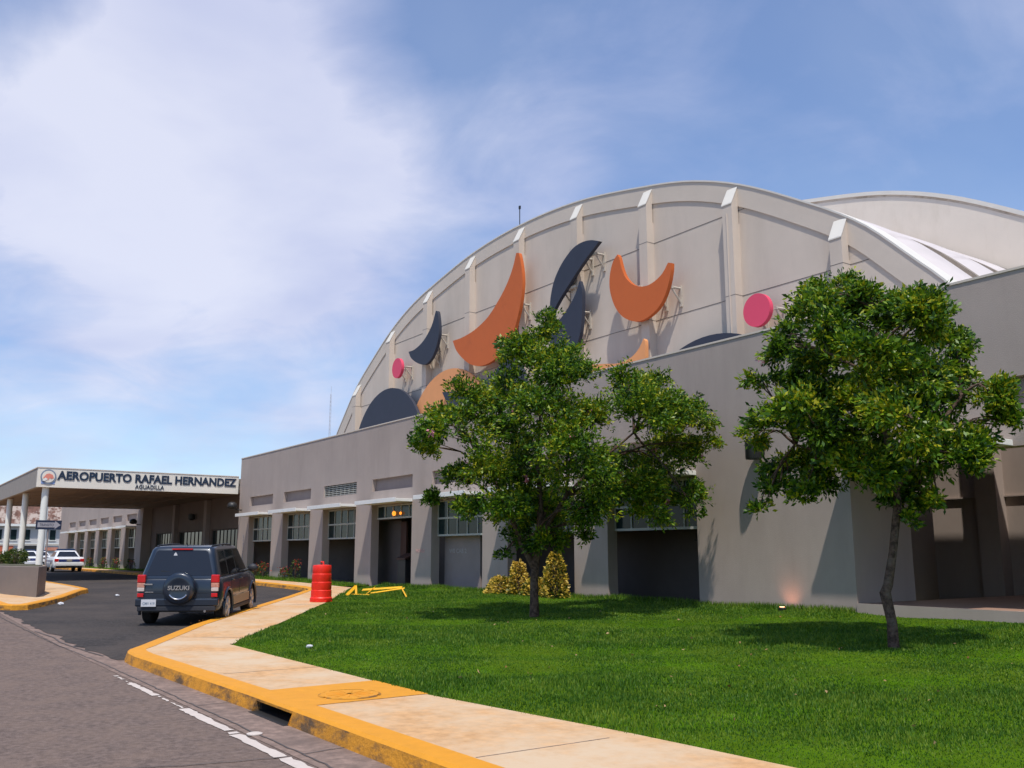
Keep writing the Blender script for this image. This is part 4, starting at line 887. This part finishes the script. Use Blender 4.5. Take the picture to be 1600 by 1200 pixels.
# ---------------------------------------------------------------- vehicles
def rrect(x0,x1,w,r,n=6,rf=None):
    """rounded plan outline, counter clockwise from front right"""
    rf=rf or r; out=[]
    for cx,cy,a0,rr in ((x1-rf,w/2-rf,0,rf),(x0+r,w/2-r,90,r),(x0+r,-w/2+r,180,r),(x1-rf,-w/2+rf,270,rf)):
        for k in range(n+1): a=R(a0+90*k/n); out.append((cx+rr*math.cos(a),cy+rr*math.sin(a)))
    return out
def shell(mb,levels,ztop=None,cap=True):
    """levels: list of (outline, zfunc) with equal counts"""
    rings=[]
    for ol,zf in levels: rings.append([mb.b.verts.new((x,y,zf(x) if callable(zf) else zf)) for x,y in ol])
    n=len(rings[0])
    for r0,r1 in zip(rings,rings[1:]):
        for k in range(n): mb.b.faces.new([r0[k],r0[(k+1)%n],r1[(k+1)%n],r1[k]])
    mb.b.faces.new(rings[0][::-1])
    if cap:
        # strips across: outline is symmetric about y=0
        top=rings[-1]; h=n//2; L_=top[:h]; Rr=top[h:][::-1]
        for k in range(h-1): mb.b.faces.new([L_[k],L_[k+1],Rr[k+1],Rr[k]])
def denser(ol,n=3):
    out=[]
    for i in range(len(ol)):
        a,b=ol[i],ol[(i+1)%len(ol)]; k=max(1,int(math.dist(a,b)/.22))
        # symmetric subdivision keeps the outline mirrored
        for j in range(k): out.append((a[0]+(b[0]-a[0])*j/k,a[1]+(b[1]-a[1])*j/k))
    return out
def car_body(sp,root):
    x0,x1,Wd=sp['x0'],sp['x1'],sp['w']; zb=sp['zb']; top=sp['belt']
    def full(ins,insx):
        xa,xb,w=x0+insx,x1-insx*1.3,Wd-2*ins
        o=rrect(xa,xb,w,sp['rr'],6,sp['rf']); fr=o[0:7]; bk=o[7:14]
        h=[(xb,(w/2-sp['rf'])*k) for k in (.25,.6)]+fr+[(fr[-1][0]+(bk[0][0]-fr[-1][0])*k/22,fr[-1][1]) for k in range(1,22)]+bk+[(xa,(w/2-sp['rr'])*k) for k in (.75,.25)]
        return h+[(x,-y) for x,y in h[::-1]]
    prof_=[(0,.10,.05),(.06,.05,.02),(.16,.02,.0),(.40,.0,.0),(.62,.0,.0),(.80,.012,.01),(.92,.03,.03),(.975,.055,.05),(1,.10,.08)]
    m=MB(); lv=[]
    for t,i1,i2 in prof_:
        lv.append((full(i1,i2),(lambda t:(lambda x:zb+t*(np.interp(x,*top)-zb)))(t)))
    shell(m,lv)
    body=m.build('body',sp['paint'],root,smooth=35)
    # wheel wells cut out
    for wx in (0,sp['wb']):
        for s in (-1,1):
            cb=MB(); cb.lathe([(sp['wr']+.055,s*(Wd/2-.27)),(sp['wr']+.055,s*(Wd/2+.2))],(wx,0,sp['wr']),'y',36); c=cb.build('cutter',M['black'])
            c.parent=root
            md=body.modifiers.new('b','BOOLEAN'); md.object=c; md.operation='DIFFERENCE'; md.solver='EXACT'
            bpy.context.view_layer.update(); dg=bpy.context.evaluated_depsgraph_get(); me=bpy.data.meshes.new_from_object(body.evaluated_get(dg))
            body.modifiers.clear(); body.data=me; bpy.data.objects.remove(c)
    body.data.materials.clear(); body.data.materials.append(sp['paint'])
    for p in body.data.polygons: p.use_smooth=True
    body.data.set_sharp_from_angle(angle=R(35))
    # greenhouse
    g=sp['gh']; z0,z1=g['z0'],g['z1']; m=MB()
    lv=[]; nn=None
    for t,extra in ((0,0),(.25,0),(.5,0),(.75,0),(.92,0),(.975,.035),(1.0,.10)):
        xa=g['xr0']+(g['xr1']-g['xr0'])*t+extra; xb=g['xf0']+(g['xf1']-g['xf0'])*t-extra; w=g['w0']+(g['w1']-g['w0'])*t-2*extra
        o=rrect(xa,xb,w,.13,5); h=[]
        # fixed counts: corners 6 points, sides 12 points
        fr=o[0:6]; rr_=o[6:12]
        h=[(xb,w*.12),(xb,w*.25)]+fr+[(fr[-1][0]+(rr_[0][0]-fr[-1][0])*k/12,fr[-1][1]) for k in range(1,12)]+rr_+[(xa,w*.25),(xa,w*.12)]
        lv.append((h+[(x,-y) for x,y in h[::-1]],(lambda t:(lambda x:z0+(z1-z0)*t+(.035*(1-((x-(g['xr1']+g['xf1'])/2)/1.6)**2) if t>=.97 else 0)))(t)))
    shell(m,lv); cab=m.build('cabin',sp['paint'],root,smooth=40)
    return body,cab
def gpt(sp,side,u,t,off=.006):
    """point on the greenhouse skin. side: 'rear','front','left','right'; u 0..1 along, t 0..1 up"""
    g=sp['gh']; z=g['z0']+(g['z1']-g['z0'])*t; xa=g['xr0']+(g['xr1']-g['xr0'])*t; xb=g['xf0']+(g['xf1']-g['xf0'])*t; w=g['w0']+(g['w1']-g['w0'])*t
    if side=='rear': return (xa-off,-w/2+w*u,z+off*.4)
    if side=='front': return (xb+off,-w/2+w*u,z+off*.4)
    s=1 if side=='left' else -1
    return (u,s*(w/2+off),z)
def patch(sp,side,corners,name,mt,root,off=.006,th=.01):
    m=MB(); 
    pts=[gpt(sp,side,u,t,off) for u,t in corners]; m.face(pts); inn_=[gpt(sp,side,u,t,-th) for u,t in corners]
    n=len(pts)
    for i in range(n): m.face([pts[i],pts[(i+1)%n],inn_[(i+1)%n],inn_[i]])
    return m.build(name,mt,root)
def wheel(root,x,s,Wd,r,spokes=7,cover=None):
    y=s*(Wd/2-.125)
    m=MB(); wv=.105
    m.lathe([(r*.66,y-wv*.95),(r*.93,y-wv),(r,y-wv*.75),(r,y+wv*.75),(r*.93,y+wv),(r*.66,y+wv*.95)],(x,0,r),'y',40); t=m.build('wheel',M['rubber'],root,smooth=35)
    m=MB(); yo=y+s*wv*.99
    m.lathe([(r*.69,yo-s*.005),(r*.69,yo+s*.012),(r*.62,yo+s*.012),(r*.60,yo-s*.004)],(x,0,r),'y',36)
    for k in range(spokes):
        a=2*math.pi*k/spokes; m.obox((x+math.cos(a)*r*.34,yo+s*.008,r+math.sin(a)*r*.34),(math.cos(a),0,math.sin(a)),(-math.sin(a),0,math.cos(a)),(0,1,0),r*.32,.034,.012)
    m.lathe([(r*.17,yo),(r*.17,yo+s*.028)],(x,0,r),'y',20); m.build('rim',M['rim_metal'],t,smooth=35)
def flare(mb,x,s,Wd,r,rt=.032):
    pts=[(x+(r+.07)*math.cos(R(a)),s*(Wd/2-.004),r+(r+.07)*math.sin(R(a))) for a in range(-18,199,9)]; mb.tube(pts,rt,8)
# --- the dark blue sport utility vehicle
hd=R(149.5); SX,SY=-21.45,6.13
suv=empty('suv',(SX,SY,G(SX)+.012),'dark blue-grey sport utility vehicle with a spare wheel on its back','car',rz=hd); suv.rotation_euler=(0,-R(1.3),hd)
sp=dict(x0=-.80,x1=3.42,w=1.80,zb=.30,rr=.20,rf=.42,wb=2.64,wr=.345,paint=M['carpaint'],belt=([-1,2.2,2.45,3.0,3.3,3.6],[1.02,1.04,1.02,.95,.88,.74]),
        gh=dict(z0=1.0,z1=1.66,xr0=-.76,xr1=-.56,xf0=2.42,xf1=1.72,w0=1.66,w1=1.32))
body,cab=car_body(sp,suv)
rw=patch(sp,'rear',[(.085,.10),(.915,.10),(.93,.16),(.90,.86),(.87,.90),(.13,.90),(.10,.86),(.07,.16)],'rear_window',M['carglass'],suv)
m=MB(); m.obox((-.71,.12,1.13),(.0,1,.1),(1,0,0),(0,0,1),.28,.012,.012); m.build('wiper',M['black'],rw)
st=gpt(sp,'rear',.60,.78,.012); m=MB(); m.prism([(st[1]-.04,st[2]-.035),(st[1]+.04,st[2]-.035),(st[1]+.03,st[2]),(st[1],st[2]+.04),(st[1]-.03,st[2])],st[0]-.003,st[0],'x'); m.build('sticker',M['plate'],rw)
patch(sp,'front',[(.06,.06),(.94,.06),(.90,.92),(.10,.92)],'windshield',M['carglass'],suv)
for sd in ('left','right'):
    patch(sp,sd,[(-.42,.10),(.22,.10),(.22,.88),(-.28,.86),(-.38,.5)],'quarter_window',M['carglass'],suv)
    patch(sp,sd,[(.30,.08),(1.08,.08),(1.08,.90),(.30,.90)],'rear_door_window',M['carglass'],suv)
    patch(sp,sd,[(1.16,.08),(2.22,.08),(1.66,.86),(1.60,.90),(1.16,.90)],'front_door_window',M['carglass'],suv)
    s=1 if sd=='left' else -1
    patch(sp,sd,[(-.50,.06),(2.30,.06),(1.68,.93),(-.40,.93)],'window_surround',M['black'],suv,.002)
    m=MB(); m.obox((.42,s*.90,.93),(1,0,0),(0,1,0),(0,0,1),.10,.02,.018); m.build('door_handle',M['carpaint'],suv,bevel=.006)
    m=MB(); m.obox((1.30,s*.90,.93),(1,0,0),(0,1,0),(0,0,1),.10,.02,.018); m.build('door_handle',M['carpaint'],suv,bevel=.006)
    m=MB(); m.tube([(1.95,s*.80,1.06),(1.97,s*.93,1.10)],.03,8); bmesh.ops.create_uvsphere(m.b,u_segments=14,v_segments=8,radius=1,matrix=Matrix.Translation((1.98,s*1.02,1.13))@Matrix.Diagonal((.075,.125,.095,1))); m.build('wing_mirror',M['carplastic'],suv,smooth=60)
    m=MB(); m.tube([(-.45,s*.58,1.665),(-.38,s*.585,1.695),(.6,s*.60,1.715),(1.3,s*.59,1.70),(1.5,s*.575,1.66)],.018,8)
    for xx in (-.38,.55,1.3): m.box(xx-.04,xx+.04,s*.59-.015,s*.59+.015,1.64,1.70)
    m.build('roof_rail',M['carplastic'],suv,smooth=60)
    m=MB(); m.box(.42,2.22,s*.903-.012,s*.903+.012,.36,.56); m.build('door_cladding',M['sill'],suv,bevel=.008)
    m=MB(); m.box(.40,2.24,s*.87-.05,s*.87+.02,.26,.345); m.build('sill',M['carplastic'],suv,bevel=.01)
    for wx in (0,2.64):
        m=MB(); flare(m,wx,s,1.80,.345,.036); m.build('wheel_flare',M['carpaint'],suv,smooth=60)
    # door seams
    m=MB()
    for xx in (.26,1.12,2.2): m.box(xx-.006,xx+.006,s*.9015-.002,s*.9015+.002,.6,1.0)
    m.build('door_seam',M['black'],suv)
    # tail light: red over clear over red
    m=MB(); m.obox((-.775,s*.775,1.0),(1,0,0),(0,1,0),(0,0,1),.045,.085,.085); 
    tl=m.build('tail_light',M['red'],suv,bevel=.018)
    m=MB(); m.obox((-.775,s*.777,.865),(1,0,0),(0,1,0),(0,0,1),.044,.08,.048); m.build('indicator_lens',mat('amber_clear_lens',(.55,.25,.18),.3,.2,20,coat=.4),tl,bevel=.01)
    m=MB(); m.obox((-.778,s*.777,.775),(1,0,0),(0,1,0),(0,0,1),.044,.075,.040); m.build('reversing_lens',M['clear'],tl,bevel=.01)
    m=MB(); m.obox((-.80,s*.775,.655),(1,0,0),(0,1,0),(0,0,1),.035,.065,.04); m.build('reflector',M['red'],suv,bevel=.01)
    for wx in (0,2.64): wheel(suv,wx,s,1.80,.345,5)
m=MB(); m.obox((-.805,0,.505),(1,0,0),(0,1,0),(0,0,1),.06,.87,.085); m.build('bumper',M['carpaint'],suv,bevel=.03)
m=MB(); m.obox((-.80,0,.375),(1,0,0),(0,1,0),(0,0,1),.055,.82,.055); m.build('bumper_skirt',M['carplastic'],suv,bevel=.02)
m=MB(); m.obox((-.70,0,.36),(1,0,0),(0,1,0),(0,0,1),.10,.70,.06); m.build('under_panel',M['black'],suv)
m=MB(); m.lathe([(.30,-.80),(.335,-.815),(.345,-.86),(.335,-.95),(.29,-.985),(.20,-.99),(.16,-.978),(.0001,-.978)],(0,-.06,.80),'x',44); sw=m.build('spare_wheel_cover',M['carpaint'],suv,smooth=50)
text('cover_lettering','SUZUKI',.125,M['chrome'],sw,(-.994,.165,.775),(0,-1,0),(0,0,1),.003,.004,width=.45)
m=MB(); m.tube([(-.992,-.06+.22*math.cos(R(a)),.80+.22*math.sin(R(a))) for a in range(215,326,10)],.018,6); m.build('cover_moulding',M['chrome'],sw,smooth=50)
m=MB(); m.lathe([(.12,-.80),(.12,-.76)],(0,-.06,.80),'x',20); m.build('spare_wheel_mount',M['black'],suv)
m=MB(); m.box(-.888,-.872,.42,.73,.42,.57); pt=m.build('licence_plate',M['plate'],suv,bevel=.004)
text('plate_lettering','GMV 419',.085,M['emgrey'],pt,(-.8895,.70,.46),(0,-1,0),(0,0,1),.001,.001,width=.25)
m=MB(); m.obox((-.82,.62,.885),(1,0,0),(0,1,0),(0,0,1),.012,.09,.014); m.build('tailgate_handle',M['chrome'],suv)
m=MB(); m.obox((-.803,.60,.72),(1,0,0),(0,1,0),(0,0,1),.008,.09,.008); m.build('tailgate_badge',M['chrome'],suv)
m=MB(); m.box(-.806,-.798,-.66,.68,.70,.706); m.box(-.80,-.79,.682,.69,.62,1.0); m.box(-.80,-.79,-.69,-.682,.62,1.0); m.build('tailgate_seam',M['black'],suv)
m=MB(); m.obox((-.60,0,1.625),(1,0,0),(0,1,0),(0,0,1),.02,.22,.014); m.build('brake_light',M['red'],suv)
m=MB(); m.tube([(-.86,-.60,.32),(-.5,-.60,.33)],.028,10); m.build('exhaust_pipe',M['chrome'],suv)
for s in (-1,1):
    m=MB(); m.obox((3.33,s*.66,.78),(1,0,0),(0,1,0),(0,0,1),.06,.14,.075); m.build('headlight',M['clear'],suv,bevel=.02)
m=MB(); m.obox((3.41,0,.72),(1,0,0),(0,1,0),(0,0,1),.02,.4,.07); m.build('grille',M['black'],suv)
m=MB(); m.tube([(-.2,0,1.69),(-.3,0,1.80)],.008,6); m.build('aerial',M['black'],suv)
# --- patrol sedans
def sedan(loc,heading,label,blue_tail=True,bar=True,group=None,fullparts=True):
    r=empty('patrol_car',loc,label,'police car',group,rz=heading)
    if abs(heading)<1e-9: ORI[r.name]=None
    sp=dict(x0=-1.28,x1=4.05,w=1.98,zb=.27,rr=.24,rf=.5,wb=2.91,wr=.34,paint=M['whitepaint'],belt=([-1.4,-1.0,-.2,.1,2.3,2.7,3.6,4.1],[.90,1.0,1.03,1.0,.98,.96,.86,.72]),
            gh=dict(z0=.98,z1=1.43,xr0=-.42,xr1=.28,xf0=2.55,xf1=1.70,w0=1.66,w1=1.22))
    car_body(sp,r)
    patch(sp,'rear',[(.07,.12),(.93,.12),(.88,.90),(.12,.90)],'rear_window',M['carglass'],r)
    patch(sp,'front',[(.07,.12),(.93,.12),(.88,.90),(.12,.90)],'windshield',M['carglass'],r)
    for sd in ('left','right'):
        s=1 if sd=='left' else -1
        patch(sp,sd,[(-.02,.12),(.95,.12),(.95,.88),(.36,.88)],'rear_door_window',M['carglass'],r)
        patch(sp,sd,[(1.03,.12),(2.25,.12),(1.68,.88),(1.03,.88)],'front_door_window',M['carglass'],r)
        m=MB(); m.box(-.9,3.4,s*.988-.006,s*.988+.006,.66,.80); m.build('side_stripe',M['bluepaint'],r)
        m=MB(); m.obox((-1.235,s*.80,.80),(1,0,0),(0,1,0),(0,0,1),.06,.13,.10); m.build('tail_light',M['red'],r,bevel=.02)
        m=MB(); m.obox((2.2,s*1.02,1.04),(1,0,0),(0,1,0),(0,0,1),.05,.10,.06); m.build('wing_mirror',M['whitepaint'],r,bevel=.02)
        m=MB(); m.obox((3.9,s*.72,.68),(1,0,0),(0,1,0),(0,0,1),.10,.17,.07); m.build('headlight',M['clear'],r,bevel=.02)
        for wx in (0,2.91): wheel(r,wx,s,1.98,.34,8)
    m=MB(); m.obox((-1.285,0,.78),(1,0,0),(0,1,0),(0,0,1),.012,.66,.085); m.build('tail_panel',M['bluepaint'],r)
    m=MB(); m.box(-1.31,-1.298,-.17,.17,.72,.86); pt=m.build('licence_plate',mat('plate_tan',(.3,.27,.22),.6),r)
    m=MB(); m.obox((-1.31,0,.52),(1,0,0),(0,1,0),(0,0,1),.06,.93,.11); m.build('bumper',M['whitepaint'],r,bevel=.035)
    m=MB(); m.obox((-1.18,0,.34),(1,0,0),(0,1,0),(0,0,1),.10,.80,.07); m.build('under_panel',M['black'],r)
    if bar:
        m=MB(); m.obox((.95,0,1.53),(1,0,0),(0,1,0),(0,0,1),.14,.60,.05); m.obox((.95,0,1.475),(1,0,0),(0,1,0),(0,0,1),.05,.5,.02); m.build('light_bar',mat('dark_blue_lens',(.01,.03,.09),.3,.1,5),r,bevel=.02)
    m=MB(); m.obox((4.0,0,.6),(1,0,0),(0,1,0),(0,0,1),.03,.5,.09); m.build('grille',M['black'],r)
    return r
pc=sedan((-71.6,12.0,.31),R(178),'white patrol car with blue tail panel and dark light bar, nearest the pillars','blue',group='white and blue patrol cars')
def clone(root,loc,rz,label):
    c=copy_tree(root); c.location=loc; c.rotation_euler=(0,0,rz); c['label']=label; return c
clone(pc,(-84.5,11.2,.31),R(176),'white patrol car parked just beyond and left of the nearest one')
clone(pc,(-104,15.0,.31),R(180),'farthest white patrol car, its roof showing over the others')
